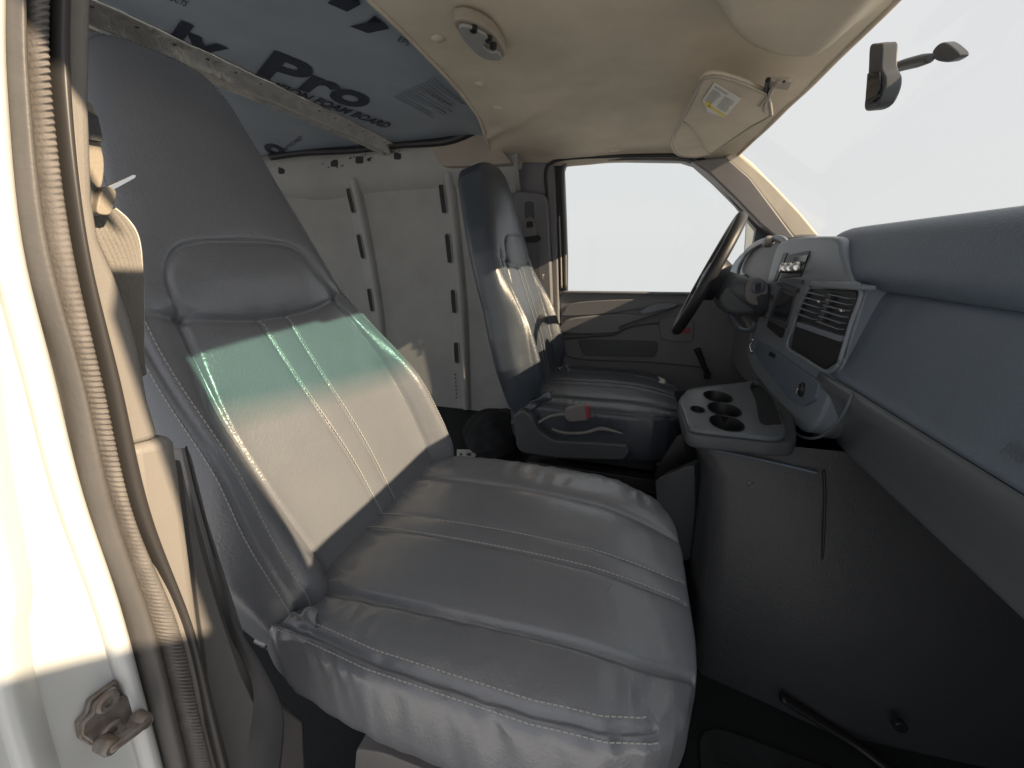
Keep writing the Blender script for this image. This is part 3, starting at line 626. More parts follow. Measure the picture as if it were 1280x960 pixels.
# ---------------------------------------------------------------- roof bows and foam boards
def bow(xc, lab, wd=.105, lift=0):
    b = thing('roof_bow', lab, 'roof bow', (xc, 0, 1.45), 'steel roof bows of the cargo area')
    pr_ = [(-.055, .012), (-.050, .0), (-.032, -.002), (-.028, -.026), (-.014, -.030), (-.008, -.008), (.006, -.008), (.012, -.030), (.026, -.026), (.030, -.002), (.052, .0), (.055, .012)]
    ys = np.linspace(-.80, .72, 60)
    G = [[(xc+a+.0015*math.sin(y*40+a*90), y, 1.462-.012*(max(0, abs(y)-.1)/.72)**3+c+.0012*math.sin(y*70+a*60)) for a, c in pr_] for y in ys]
    grid('bow_channel', G, M['steel'], b, solid=.002)
    h = MB()
    for y in np.arange(-.7, .7, .075): h.cyl((xc+.038, y, 1.4605), (xc+.038, y, 1.458-.012*(max(0, abs(y)-.1)/.72)**3), .0035, n=8)
    o = h.build('hole_row', M['hole'], b); o['kind'] = 'stuff'; return b
bow(-1.09, 'long shiny steel roof bow crossing the ceiling between the two printed foam boards')
foA = thing('foam_board', 'blue grey foil faced foam board with large Pro lettering, beside the tan headliner', 'foam board', (-.77, 0, 1.48), 'printed foam boards on the roof')
def board(root, x0, x1):
    G = [[(x, y, 1.470-.012*(max(0, abs(y)-.1)/.72)**3+.0015*math.sin(x*11+y*5)) for x in np.linspace(x0, x1, 20)] for y in np.linspace(-.83, .72, 50)]
    return grid('board_sheet', G, M['foam'], root, solid=.02, off=-1 if x1 > x0 else 1)
def bz(y): return 1.470-.012*(max(0, abs(y)-.1)/.72)**3
def drop(o, d=.0025):
    for v in o.data.vertices: v.co.z = bz(v.co.y)-d+.0015*math.sin(v.co.x*11+v.co.y*5)
    return o
board(foA, -1.06, -.44)
def bt(u, v): return at(u, v, 'z', 1.466)
def ptext(name, s, a, b, c, em_w, em_h, root, mt='ink', shear=0, bold=0):
    """a -> b is the baseline (pixels), c a point one cap height above a"""
    A, B, Cc = bt(*a), bt(*b), bt(*c)
    return drop(text(name, s, A, (B-A)/em_w, (Cc-A)/em_h, M[mt], root, shear=shear, bold=bold))
ptext('large_lettering', 'Pro', (316, 93), (440, 133.5), (338, 64), 1.33, .70, foA, shear=.0, bold=.035)
ptext('large_lettering', 'ly', (205, 52), (292, 84), (222, 27), .95, .70, foA, shear=.0, bold=.035)
ptext('small_lettering', 'EXPANSION FOAM BOARD', (272, 90), (486, 161), (278, 81), 12.6, .70, foA, shear=.1, bold=.03)
ptext('small_lettering', 'PRODUCTS', (186, -8), (236, 12), (190, -14), 5.6, .70, foA, bold=.02)
for pl in ([(409, 4), (421, -6), (446, -6), (451, 6), (434, 15)], [(437, 33), (458, 29), (468, 20), (478, 29), (487, 37), (460, 42)]):
    drop(slab('letter_fragment', [bt(u, v) for u, v in pl], (0, 0, -.0003), M['ink'], foA, 0))
ptext('small_lettering', 'EPS', (496, 52), (516, 62), (500, 46), 2.1, .7, foA)
b = MB()
for i in range(15):
    f = i/14; u0, v0 = 492+f*50, 121-f*23; ln = (54, 30) if i < 9 else (46, 34)
    a = bt(u0, v0); c = bt(u0+ln[0]*rng.uniform(.75, 1), v0+ln[1]*rng.uniform(.8, 1)); a[2] = bz(a[1])-.0028; c[2] = bz(c[1])-.0028
    d = c-a; l = np.linalg.norm(d); d /= l; k = 6
    for j in range(k):
        p0 = a+d*l*j/k; p1 = a+d*l*(j+.93)/k; p0[2] = bz(p0[1])-.003; p1[2] = bz(p1[1])-.003; dd = (p1-p0)/np.linalg.norm(p1-p0)
        b.box((p0+p1)/2, (np.linalg.norm(p1-p0), .0022, .0003), np.stack([dd, np.cross((0, 0, 1), dd), (0, 0, 1)], 1))
o = b.build('printed_lines', M['ink2'], foA, smooth=False); o['kind'] = 'stuff'
foB = thing('foam_board', 'foam board behind the steel bow, only the end of its print showing', 'foam board', (-1.45, 0, 1.48), 'printed foam boards on the roof')
board(foB, -1.12, -1.78)
ptext('large_lettering', 'o', (328, 186), (352, 194), (335, 174), .55, .60, foB, bold=.04)
ptext('small_lettering', 'FOAM BOARD', (352, 190), (379, 173), (350, 186), 6.7, .7, foB)
foC = thing('foam_board', 'rearmost plain foam board over the cargo floor', 'foam board', (-2.4, 0, 1.48), 'printed foam boards on the roof')
board(foC, -1.80, -3.28)
# black harness along the rail
hn = tube('wiring_harness', ats([(338, 196), (380, 190), (440, 188), (500, 181), (560, 176), (603, 158)], 'y', .70), [.016, .017, .013, .014, .016, .018], M['black'], None, n=12, smooth=8)
bpy.context.view_layer.update()
props(hn, 'black wrapped wiring loom running along the top of the cream cargo wall', 'wiring loom')
ct = tube('cable_tie', ats([(444, 163), (446, 172), (449, 180), (446, 186)], 'y', .67), .003, M['black'], None, n=6); props(ct, 'black cable tie hanging at the end of the steel roof bow', 'cable tie')
# ---------------------------------------------------------------- driver door
dd = thing('driver_door', 'grey driver door with clear window and moulded armrest', 'door', (.1, .87, .3))
DY = .85
pan = slab('inner_panel', rc(ats([(699, 364), (880, 366), (985, 320), (1010, 420), (960, 500), (850, 520), (740, 500), (703, 470)], 'y', DY), .08, 3), (0, .04, 0), M['door'], dd, .006)
slab('lower_panel', [(-.40, .895, -.03), (1.0, .895, -.03), (1.0, .895, .80), (-.40, .895, .80)], (0, .03, 0), M['door'], dd, .004)
fr_out = cr(ats([(692, 366), (690, 320), (686, 260), (684, 218), (692, 203), (712, 198), (780, 196), (855, 196), (878, 203), (905, 228), (935, 256), (962, 290)], 'y', DY-.002), 1)
fr_in = ats([(708, 364), (708, 320), (706, 260), (704, 212), (706, 206), (716, 201.5), (780, 200), (852, 201), (868, 206), (893, 228), (921, 256), (948, 290)], 'y', DY-.002)
def strip(name, A, B, dv, mt, parent, bevel=0):
    A = [np.array(a) for a in A]; B = [np.array(b_) for b_ in B]; dv = np.array(dv)
    G = [[a, b_, b_+dv, a+dv] for a, b_ in zip(A, B)]
    o = grid(name, G, mt, parent, cv=True); o.data.set_sharp_from_angle(angle=R(40)); return o
strip('window_frame', fr_out, fr_in, (0, .05, 0), M['black'], dd)
tube('window_seal', ats([(707, 362), (706, 300), (703, 225), (706, 206), (720, 200), (780, 198), (850, 199), (870, 205), (900, 232), (950, 288)], 'y', DY-.006), .008, M['rubber'], dd, n=8, smooth=5)
tube('frame_edge', ats([(697, 372), (695, 330), (692, 270), (688, 225), (691, 212)], 'y', DY-.015), .0025, M['cream'], dd, n=6)
tube('frame_edge', ats([(702, 360), (701, 320), (699, 270)], 'y', DY-.013), .004, M['tanp'], dd, n=6)
tube('door_weatherstrip', ats([(692, 480), (692, 400), (689, 330), (684, 250), (682, 216), (690, 203), (715, 197.5), (780, 195), (860, 195), (885, 204)], 'y', DY-.03), .007, M['black'], dd, n=8, smooth=5)
slab('window_pane', ats([(705, 366), (703, 202), (860, 199), (885, 218), (955, 292), (955, 368)], 'y', DY+.02), (0, .004, 0), M['glass'], dd, 0)
slab('mirror_sail', rc(ats([(948, 266), (962, 278), (985, 300), (940, 318), (944, 295)], 'y', DY-.008), .1, 2), (0, .03, 0), M['dashd'], dd, .003)
tube('sill_trim', ats([(701, 365), (760, 366), (830, 367), (930, 368)], 'y', DY-.008), .006, M['door'], dd, n=8)
slab('upper_moulding', cr(ats([(706, 388), (712, 380), (740, 376), (790, 374), (850, 375), (850, 382), (800, 386), (760, 392), (706, 395)], 'y', DY-.002), 3, True), (0, -.008, 0), M['door'], dd, .004)
slab('armrest', cr(ats([(705, 402), (722, 396), (772, 392), (800, 392), (822, 380), (845, 379), (842, 384), (820, 392), (790, 402), (775, 408), (770, 415), (705, 415)], 'y', DY-.003), 3, True), (0, -.030, 0), M['door'], dd, .006)
slab('door_handle', cr(ats([(800, 389), (816, 381), (832, 379), (844, 380), (842, 384), (828, 387), (806, 392)], 'y', DY-.035), 3, True), (0, -.010, 0), M['dashl'], dd, .003)
tube('pocket_line', cr(ats([(703, 424), (740, 421), (766, 419), (780, 412), (800, 406), (850, 402)], 'y', DY-.003), 2), .0035, M['dashd'], dd, n=6)
tube('pocket_line', ats([(705, 436), (712, 446), (740, 450), (800, 452), (850, 456), (885, 460)], 'y', DY-.003), .0035, M['dashd'], dd, n=6)
sw = slab('switch_plate', rc(ats([(823, 396), (868, 398), (866, 428), (826, 425)], 'y', DY-.003), .25, 3), (0, -.006, 0), M['door'], dd, .003)
slab('lock_button', rc(ats([(852, 409), (863, 409), (863, 416), (852, 416)], 'y', DY-.011), .2, 2), (0, -.004, 0), M['red'], sw, .001)
wc = tube('window_crank', ats([(871, 436), (876, 447), (881, 460), (886, 470)], 'y', DY-.06), [.014, .012, .010, .011], M['black'], dd, n=12); 
lathe('crank_knob', at(884, 470, 'y', DY-.06), (0, -1, 0), [(.013, -.01), (.014, .012), (.011, .02), (0, .02)], M['black'], wc, n=18)
slab('speaker_recess', rc(ats([(722, 424), (822, 426), (820, 446), (730, 444)], 'y', DY-.004), .3, 3), (0, -.004, 0), M['dashd'], dd, .002)
# outside mirror beyond the glass
om = thing('door_mirror', 'white outside mirror seen through the front corner of the driver window', 'mirror', tuple(at(936, 300, 'y', 1.1)))
slab('mirror_housing', cr(ats([(934, 264), (940, 263), (944, 272), (944, 296), (940, 318), (932, 330), (929, 326), (931, 296), (932, 276)], 'y', 1.06), 3, True), (.05, .16, 0), M['white'], om, .01, 3)
slab('mirror_arm', rc(ats([(934, 318), (950, 318), (950, 332), (934, 332)], 'y', .93), .2, 2), (.0, .14, 0), M['black'], om, .005)
# belt on the B pillar
db = thing('driver_seat_belt', 'grey driver seat belt with latch tongue hanging on the dark pillar', 'seat belt', tuple(at(664, 300, 'y', .79)))
slab('belt_guide', rc(ats([(656, 275), (664, 270), (669, 277), (671, 290), (668, 296), (658, 297)], 'y', .762), .3, 3), (0, -.012, 0), M['trimg'], db, .004)
slab('guide_window', rc(ats([(658, 277), (666, 276), (667, 284), (658, 285)], 'y', .7495), .3, 3), (0, -.002, 0), M['black'], db, .001)
slab('belt_stop', rc(ats([(652, 297), (675, 294), (677, 299), (671, 303), (655, 303)], 'y', .762), .3, 3), (0, -.012, 0), M['black'], db, .003)
strip('webbing', cr(ats([(658, 300), (660, 325), (665, 350)], 'y', .762), 6), cr(ats([(671, 299), (674, 325), (676, 349)], 'y', .762), 6), (0, -.003, 0), M['webg'], db)
MB().box(at(672, 358, 'y', .762), (.008, .004, .035)).box(at(667, 351, 'y', .762), (.045, .005, .010)).build('latch_tongue', M['chrome'], db, .001)
MB().box(at(679, 347, 'y', .762), (.006, .005, .03)).build('anchor_bolt', M['chrome'], db, .001)
# passenger belt between pillar trim and seat
pb = thing('passenger_seat_belt', 'beige seat belt hanging from the sunlit pillar beside the passenger seat', 'seat belt', tuple(at(150, 300, 'x', -.4)))
BX = -.372
slab('retractor_cover', cr(LS([(108, 132), (118, 136), (124, 160), (127, 180), (131, 205), (128, 232), (118, 244), (108, 240)], BX), 3, True), (-.03, 0, 0), M['tanp'], pb, .006, 4)
strip('upper_webbing', cr(LS([(104, 138), (108, 165), (110, 175)], BX+.002), 4), cr(LS([(119, 146), (124, 168), (126, 178)], BX+.002), 4), (.003, 0, 0), M['webg'], pb)
tng = slab('tongue_grip', cr(LS([(126, 240), (133, 233), (141, 235), (146, 241), (143, 258), (138, 268), (126, 268), (121, 262)], BX+.012), 3, True), (-.014, 0, 0), M['tanp'], pb, .004, 4)
slab('tongue_plate', rc(LS([(133, 234), (166, 218), (171, 219), (169, 223), (138, 240)], BX+.006), .2, 2), (-.003, 0, 0), M['chrome'], pb, .0008)
slab('guide', rc(LS([(108, 220), (124, 236), (124, 258), (110, 264)], BX+.006), .2, 3), (-.02, 0, 0), M['trimg'], pb, .004)
A_l = cr(LS([(108, 268), (122, 300), (142, 345), (160, 400), (172, 445), (180, 470)], BX-.006), 10); B_l = cr(LS([(142, 261), (158, 275), (170, 295), (175, 330), (177, 400), (176, 450)], BX-.006), 10)
rows = []
for a, b_ in zip(A_l, B_l):
    row = []
    for t in np.linspace(0, 1, 49): row.append(a*(1-t)+b_*t+np.array((.0012*abs(math.sin(t*math.pi*8)), 0, 0)))
    rows.append(row)
grid('webbing', rows, M['web'], pb, solid=.0015)
tube('belt_edge', [np.array(p)+np.array((.0012, 0, 0)) for p in B_l[::4]], .0012, M['paper'], pb, n=6)
# lower run with twisted loop at the floor anchor
BY = X0-.055
A_l = cr(LS([(228, 560), (240, 610), (254, 665), (270, 725), (288, 790), (306, 830), (316, 870), (302, 925), (292, 1010)], BY), 8)
B_l = cr(LS([(231, 558), (243, 608), (258, 662), (275, 722), (296, 782), (326, 832), (350, 880), (353, 925), (342, 1010)], BY+.006), 8)
rows = [[a*(1-t)+b_*t+np.array((.004*math.sin(t*math.pi), 0, 0)) for t in np.linspace(0, 1, 15)] for a, b_ in zip(A_l, B_l)]
grid('lower_webbing', rows, M['webg'], pb, solid=.0015)
# ---------------------------------------------------------------- windshield and interior mirror
def ws(y, z, o=0): return (1.60+.12*(1-(y/.82)**2)-z)/.8+o
ysv = np.linspace(-.82, .82, 40); zsv = np.linspace(.97, 1.405, 30)
wsh = grid('windshield', [[(ws(y, z), y, z) for y in ysv] for z in zsv], M['shield'], None)
props(wsh, 'large clear windshield between the headliner and the dashboard', 'windshield')
grid('sun_tint_sheet', [[(ws(y, z, -.004), y, z) for y in np.linspace(-.82, -.34, 14)] for z in np.linspace(1.24, 1.40, 10)], M['band'], wsh)  # added sheet on the unseen passenger half only, colours the sunlight teal
rm_ = thing('rear_view_mirror', 'dark rear view mirror seen edge-on under the front of the headliner', 'mirror', tuple(at(1092, 100, 'x', .34)))
slab('mirror_housing', cr(ats([(1087, 58), (1095, 55), (1102, 57), (1101, 84), (1106, 96), (1105, 112), (1096, 132), (1084, 139), (1080, 134), (1082, 118), (1085, 90)], 'x', .345), 3, True), (.022, .0, 0), M['dashd'], rm_, .005, 3)
slab('mirror_glass', ats([(1086, 92), (1101, 90), (1102, 110), (1094, 128), (1083, 131)], 'x', .344), (-.002, 0, 0), M['gloss'], rm_, 0)
slab('mirror_switch', rc(ats([(1084, 126), (1101, 118), (1100, 121), (1084, 130)], 'x', .342), .2, 2), (-.003, 0, 0), M['black'], rm_, 0)
tube('mirror_stalk', ats([(1112, 87), (1130, 81), (1150, 76), (1163, 73)], 'x', .40), [.0075, .0085, .0085, .006], M['dashd'], rm_, n=12)
mp_ = slab('mount_pad', cr(ats([(1165, 66), (1172, 56), (1181, 53), (1192, 60), (1199, 69), (1190, 76), (1182, 78), (1169, 75)], 'x', .415), 3, True), (.012, 0, 0), M['dashd'], rm_, .004, 3)
# ---------------------------------------------------------------- dashboard
da = thing('dashboard', 'grey moulded dashboard with centre vents and passenger pad', 'dashboard', (.5, 0, .8))
# top pad on the passenger side (profile swept across)
def xsec(y, prof): return [(x, y, z) for x, z in prof]
def loft(name, secs, mt, parent, n=None): 
    o = grid(name, secs, mt, parent); o.data.set_sharp_from_angle(angle=R(50)); return o
padp = [(.62, 1.02), (.60, 1.045), (.52, 1.060), (.46, 1.060), (.434, 1.052), (.418, 1.030), (.412, .995), (.410, .965), (.418, .948), (.436, .938), (.47, .935), (.60, .935)]
padp = cr([np.array((a, 0, b_)) for a, b_ in padp], 4)
secs = []
for y, sc in [(.150, .0), (.148, .30), (.142, .55), (.13, .78), (.11, .92), (.085, .985), (.05, 1), (-.2, 1), (-.5, 1), (-.80, 1), (-.86, .98)]:
    secs.append([(.52+(q[0]-.52)*(.86+.14*sc if sc < 1 else 1), y, .998+(q[2]-.998)*(.3+.7*sc)) for q in padp])
loft('top_pad', secs, M['dash'], da)
# glove/airbag panel below the pad
gp = cr([np.array(p) for p in ((.46, 0, .945), (.435, 0, .935), (.425, 0, .90), (.415, 0, .84), (.405, 0, .79), (.398, 0, .776), (.402, 0, .768), (.41, 0, .765))], 5)
secs = [[(q[0]+dx, y, q[2]) for q in gp] for y, dx in ((.045, .06), (.03, .02), (.005, .004), (-.03, 0), (-.3, 0), (-.6, 0), (-.88, 0))]
loft('airbag_panel', secs, M['dash'], da)
text('embossed_lettering', 'AIRBAG', at(1256, 566, 'x', .404), (0, -.024, 0), (0, 0, .024), M['dashm'], da, lift=(-.0045, 0, 0))
kp = cr([np.array(p) for p in ((.40, 0, .768), (.394, 0, .76), (.396, 0, .74), (.42, 0, .70), (.45, 0, .645), (.462, 0, .605), (.49, 0, .595))], 5)
secs = [[(q[0]+dx, y, q[2]) for q in kp] for y, dx in ((.03, .08), (-.0, .03), (-.04, .003), (-.1, 0), (-.3, 0), (-.6, 0), (-.88, 0))]
loft('knee_panel', secs, M['dashm'], da)
slab('under_dash', [(.47, .9, .63), (.47, -.88, .63), (1.0, -.88, .60), (1.0, .9, .60)], (0, 0, .01), M['black'], da, 0)
slab('dash_deck', [(.56, -.86, 1.02), (.56, .86, 1.035), (.80, .86, .985), (.86, 0, .975), (.80, -.86, .98)], (0, 0, -.08), M['dashl'], da, .02)
# cluster hood and cove
slab('driver_dash_top', cr(ats([(912, 338), (925, 318), (945, 304), (965, 298), (990, 296), (1045, 297), (1040, 312), (1000, 318), (985, 360), (930, 370), (915, 358)], 'x', .455), 3, True), (.16, 0, 0), M['dash'], da, .012, 4)
cl = slab('cluster_hood', cr(ats([(926, 335), (931, 318), (945, 306), (962, 300), (978, 303), (982, 312), (972, 340), (962, 362), (955, 372), (938, 356)], 'x', .438), 3, True), (.02, 0, 0), M['black'], da, .004)
tube('hood_rim', ats([(921, 350), (925, 330), (936, 312), (955, 301), (975, 298), (984, 303)], 'x', .425), [.006, .009, .010, .010, .009, .006], M['dashl'], da, n=10, flat=1.0)
lathe('hood_knob', at(960, 302, 'x', .41), (-1, 0, .2), [(.0, -.02), (.016, -.012), (.019, 0), (.015, .010), (0, .014)], M['trim'], da, n=20, sx=1.2)
# centre stack
SX = .40
stk = slab('centre_stack', cr(ats([(972, 306), (985, 299), (1020, 296), (1046, 298), (1052, 318), (1062, 350), (1078, 358), (1072, 385), (1058, 430), (1046, 470), (1034, 500), (1020, 530), (1004, 540), (986, 524), (960, 490), (940, 462), (934, 438), (944, 410), (954, 372), (962, 338)], 'x', SX), 3, True), (.10, 0, 0), M['dashl'], da, .008, 4)
def onst(name, px, dx, th, mt, par=None, bv=.002, r=.15):
    return slab(name, rc(ats(px, 'x', SX-dx), r, 3), (th, 0, 0), mt, par or stk, bv)
onst('switch_recess', [(985, 318), (1013, 313), (1001, 346), (975, 348)], .002, .01, M['black'])
onst('display', [(993, 321), (1010, 318), (1006, 329), (990, 331)], .004, .003, M['gloss'], bv=.0005)
for u, v in ((983, 335), (990, 335), (999, 334)):
    lathe('heater_knob', at(u, v, 'x', SX-.003), (-1, 0, 0), [(.014, 0), (.0135, .012), (.010, .015), (0, .015)], M['chrome'], stk, n=22, sx=.55)
onst('side_slot', [(979, 316), (984, 316), (970, 352), (966, 352)], .002, .006, M['black'])
onst('trim_bar', [(975, 347), (1001, 350), (1000, 355), (974, 351)], .008, .01, M['dashd'], bv=.003)
onst('trim_bar', [(972, 352), (996, 361), (994, 366), (970, 356)], .008, .01, M['dashd'], bv=.003)
rd = onst('radio', [(975, 358), (995, 366), (982, 412), (958, 404)], .003, .01, M['dashd'])
onst('radio_screen', [(978, 364), (992, 370), (982, 402), (964, 396)], .005, .003, M['gloss'], rd, .0008)
onst('radio_drawer', [(960, 402), (977, 412), (974, 422), (958, 408)], .009, .008, M['black'], rd, .002)
for u, v in ((962, 368), (956, 382), (952, 390)): onst('side_switch', [(u, v), (u+5, v+2), (u+4, v+8), (u-1, v+6)], .004, .006, M['dashd'], bv=.001)
# vent bezel panel: proud frame with louvres
vb = [(1014, 353), (1079, 358), (1068, 400), (1052, 452), (1033, 467), (985, 434), (993, 405), (1003, 378)]
onst('vent_recess', [(1010, 360), (1072, 363), (1052, 448), (1030, 462), (988, 434), (998, 392)], .003, .006, M['black'], r=.1)
ol = ats(vb, 'x', SX-.012)
tube('bezel_frame', ats([(1016, 354), (1045, 355), (1077, 360), (1064, 405), (1049, 455)], 'x', SX-.010), .0045, M['dashl'], stk, n=8, smooth=4)
tube('bezel_frame', ats([(1012, 358), (1000, 385), (991, 410), (985, 434), (1008, 450), (1034, 465), (1049, 455)], 'x', SX-.008), .004, M['dashl'], stk, n=8, smooth=4)
onst('bezel_ledge', [(1016, 351), (1078, 357), (1077, 362), (1013, 357)], .02, .02, M['dashl'], bv=.003)
onst('bezel_ledge', [(996, 402), (1051, 420), (1049, 427), (995, 408)], .014, .015, M['dashl'], bv=.003)
onst('vent_divider', [(1036, 366), (1040, 367), (1026, 406), (1022, 404)], .010, .010, M['dashd'], bv=.001)
for cell, (ul, vl_), (ur, vr), dxy in (('l', (1012, 366), (1036, 369), (-4.1, 6.8)), ('r', (1040, 369), (1068, 372), (-3.0, 7.2))):
    for k in range(6 if cell == 'r' else 5):
        a = at(ul+dxy[0]*k, vl_+dxy[1]*k, 'x', SX-.006); c = at(ur+dxy[0]*k*.9, vr+dxy[1]*k, 'x', SX-.006)
        z = (c-a)/np.linalg.norm(c-a); MB().box((a+c)/2+np.array((-.003, 0, 0)), (.012, np.linalg.norm(c-a), .0022)).build('louvre', M['dashl'], stk, .0006)
for u, v in ((1024, 377), (1052, 388)): MB().box(at(u, v, 'x', SX-.016), (.006, .009, .006)).build('louvre_tab', M['chrome'], stk, .001)
# lower panel with cigarette socket
onst('lower_panel', [(948, 424), (985, 450), (1024, 478), (1018, 500), (1003, 508), (985, 498), (948, 452), (943, 438)], .006, .01, M['dash'], bv=.003)
onst('coin_slot', [(962, 439), (969, 443), (967, 448), (960, 444)], .008, .004, M['black'], bv=.0005)
sc = lathe('power_socket', at(1003, 487, 'x', SX-.006), (-1, 0, 0), [(.017, 0), (.017, .004), (.013, .006), (.012, .002), (.0, .002)], M['black'], stk, n=26, sx=.8)
lathe('socket_cap', at(1000, 487, 'x', SX-.008), (-1, 0, 0), [(.011, 0), (.011, .006), (.009, .006), (.008, .003), (.004, .003), (.003, .007), (0, .007)], M['chrome'], sc, n=24, sx=.55)
tube('lower_lip', ats([(985, 530), (1000, 545), (1022, 547), (1045, 530), (1058, 510), (1066, 490)], 'x', .392), [.002, .003, .003, .003, .003, .002], M['dashm'], da, n=8)
slab('side_bolster', cr(ats([(1078, 360), (1100, 375), (1110, 420), (1100, 470), (1072, 492), (1060, 520), (1030, 545), (1012, 540), (1036, 500), (1050, 465), (1064, 420), (1074, 385)], 'x', .432), 3, True), (.1, 0, 0), M['dashm'], da, .012, 4)
# column shroud, ignition, key
ign = slab('column_shroud', cr(ats([(908, 354), (922, 345), (940, 349), (957, 355), (959, 374), (948, 390), (926, 395), (906, 390), (899, 374)], 'y', .40), 3, True), (0, .12, 0), M['dashd'], da, .015, 4)
slab('ignition_plate', cr(ats([(934, 352), (948, 347), (960, 356), (958, 372), (946, 382), (932, 374)], 'y', .385), 3, True), (0, .02, 0), M['trimg'], ign, .004)
lathe('ignition_ring', at(947, 359, 'y', .384), (-.5, -1, .1), [(.0, -.01), (.019, -.01), (.019, .004), (.016, .008), (.013, .005), (.0, .005)], M['dash'], ign, n=28)
slab('key_slot', rc([np.array(at(u, v, 'y', .376)) for u, v in ((944, 355), (951, 354), (951, 364), (944, 365))], .2, 2), (0, -.003, 0), M['black'], ign, 0)
slab('knee_bolster', cr(ats([(910, 385), (925, 395), (935, 408), (938, 425), (940, 450), (950, 470), (935, 480), (915, 455), (900, 430)], 'x', .43), 3, True), (.12, 0, 0), M['door'], da, .01, 3)
tube('headlamp_trim', ats([(912, 388), (918, 402), (928, 412), (940, 412), (944, 404)], 'x', .40), .008, M['dash'], da, n=8)
tube('wiper_stalk', ats([(940, 440), (938, 430), (942, 424)], 'x', .38), .005, M['chrome'], da, n=8)
# steering wheel
sw_ = thing('steering_wheel', 'dark steering wheel seen edge-on in front of the driver window', 'steering wheel', (.225, .45, .935))
wc_ = np.array((.228, .45, .935)); ax1 = np.array((.37, 0, .93)); ax1 /= np.linalg.norm(ax1); ax2 = np.array((.115, .99, -.03)); ax2 -= (ax2@ax1)*ax1; ax2 /= np.linalg.norm(ax2); wn = np.cross(ax2, ax1); wn = wn if wn[0] < 0 else -wn
ringp = [wc_+.19*(math.cos(t)*ax1+math.sin(t)*ax2) for t in np.linspace(0, 2*math.pi, 64, endpoint=False)]
tube('rim', ringp, .0165, M['black'], sw_, n=16, smooth=1, closed=True)
lathe('hub', wc_-wn*.02, wn, [(.06, -.03), (.072, 0), (.062, .022), (.04, .032), (0, .036)], M['black'], sw_, n=32)
for a in (R(90), R(-90), R(200), R(160)):
    e = wc_+.18*(math.cos(a)*ax1+math.sin(a)*ax2); s_ = wc_+.07*(math.cos(a)*ax1+math.sin(a)*ax2)
    tube('spoke', [s_, (s_+e)/2-wn*.004, e], [.018, .014, .012], M['black'], sw_, n=10, smooth=4, flat=.5)
tube('column', [wc_-wn*.03, wc_-wn*.20], [.04, .05], M['dashd'], sw_, n=20, smooth=2)
# ---------------------------------------------------------------- engine cover with cup holders
en = thing('engine_cover', 'grey engine cover console with oval cup holder tray between the seats', 'console', (.3, .1, 0))
TZ = .645
def Pz(l, z): return ats(l, 'z', z)
tray = cr([at(u, v, 'z', TZ) for u, v in ((851, 502), (856, 492), (866, 487), (915, 480), (945, 477), (968, 498), (982, 536), (972, 546), (935, 543), (872, 536), (860, 530), (855, 515))], 3, True)
tr_ = slab('cup_tray', tray, (0, 0, -.012), M['dashm'], en, .004)
tb_ = slab('tray_body', cr([at(u, v, 'z', TZ-.012) for u, v in ((848, 500), (855, 490), (866, 484), (925, 477), (955, 474), (985, 498), (997, 546), (975, 553), (938, 550), (870, 543), (857, 534), (851, 515))], 3, True), (0, 0, -.035), M['dashd'], en, .012, 4)
cuts = [slab('cut', cr([at(u, v, 'z', TZ-.02) for u, v in ((936, 490), (948, 484), (964, 500), (976, 536), (966, 541), (948, 539), (943, 512))], 3, True), (0, 0, .06), None, None, 0)]
slab('tray_bin', cr([at(u, v, 'z', TZ-.018) for u, v in ((932, 486), (950, 480), (968, 500), (980, 538), (968, 545), (942, 543), (938, 512))], 3, True), (0, 0, -.003), M['black'], tr_, 0)
for (u, v, a, b_) in ((897, 496, .036, .034), (905, 512, .036, .036), (908, 529, .038, .034), (872, 512, .018, .016)):
    c = at(u, v, 'z', TZ); cuts.append(lathe('cut', c, (0, 0, 1), [(0, -.07), (b_, -.07), (b_, .02), (0, .02)], None, None, n=30, sx=1.35)); lathe('cup_holder', c, (0, 0, 1), [(b_*1.04, .001), (b_*1.01, .002), (b_*.98, -.002), (b_*.9, -.05), (b_*.5, -.052), (0, -.052)], M['black'], tr_, n=30, sx=1.35)
for q in (tr_, tb_):
    cutter(q, cuts)
for q in cuts: bpy.data.objects.remove(q)
body = []
for z, (xb, y0, y1) in [(.60, (.150, -.055, .27)), (.57, (.165, -.065, .28)), (.54, (.19, -.075, .29)), (.50, (.215, -.085, .31)), (.35, (.225, -.12, .34)), (.18, (.23, -.16, .37)), (.0, (.235, -.19, .40))]:
    xe = .95; sec = [(xe, y0-.02, z)]
    xs = [(.50, y0-.05*(1 if z < .5 else .3)), (.38, y0-.02), (xb+.05, y0), (xb+.02, y0+.006), (xb+.004, y0+.025), (xb, y0+.06), (xb, y1-.06), (xb+.004, y1-.02), (xb+.04, y1), (.5, y1)]
    body.append(sec+[(a, b_, z) for a, b_ in xs]+[(xe, y1, z)])
bb_ = grid('cover_body', body, M['cover'], en)
tube('cover_seam', [np.array(p) for p in ((.168, .05, .573), (.17, -.045, .572), (.19, -.071, .57), (.30, -.085, .565), (.42, -.10, .555))], .0035, M['dash'], en, n=8)
tube('panel_joint', [np.array(p) for p in ((.43, -.092, .56), (.44, -.115, .48), (.45, -.16, .3), (.455, -.20, .02))], .0025, M['black'], en, n=6)
for p in ((.30, -.088, .50), (.33, -.118, .36), (.40, -.165, .16)): lathe('cover_screw', p, (0, -1, 0), [(.009, -.01), (.009, .003), (.006, .005), (.003, .002), (0, .002)], M['dashm'], en, n=14)
slab('side_pocket', rc(ats([(819, 600), (858, 583), (868, 582), (869, 640), (862, 700), (830, 700), (822, 640)], 'y', .03), .1, 2), (.03, .05, 0), M['dashd'], en, .004)
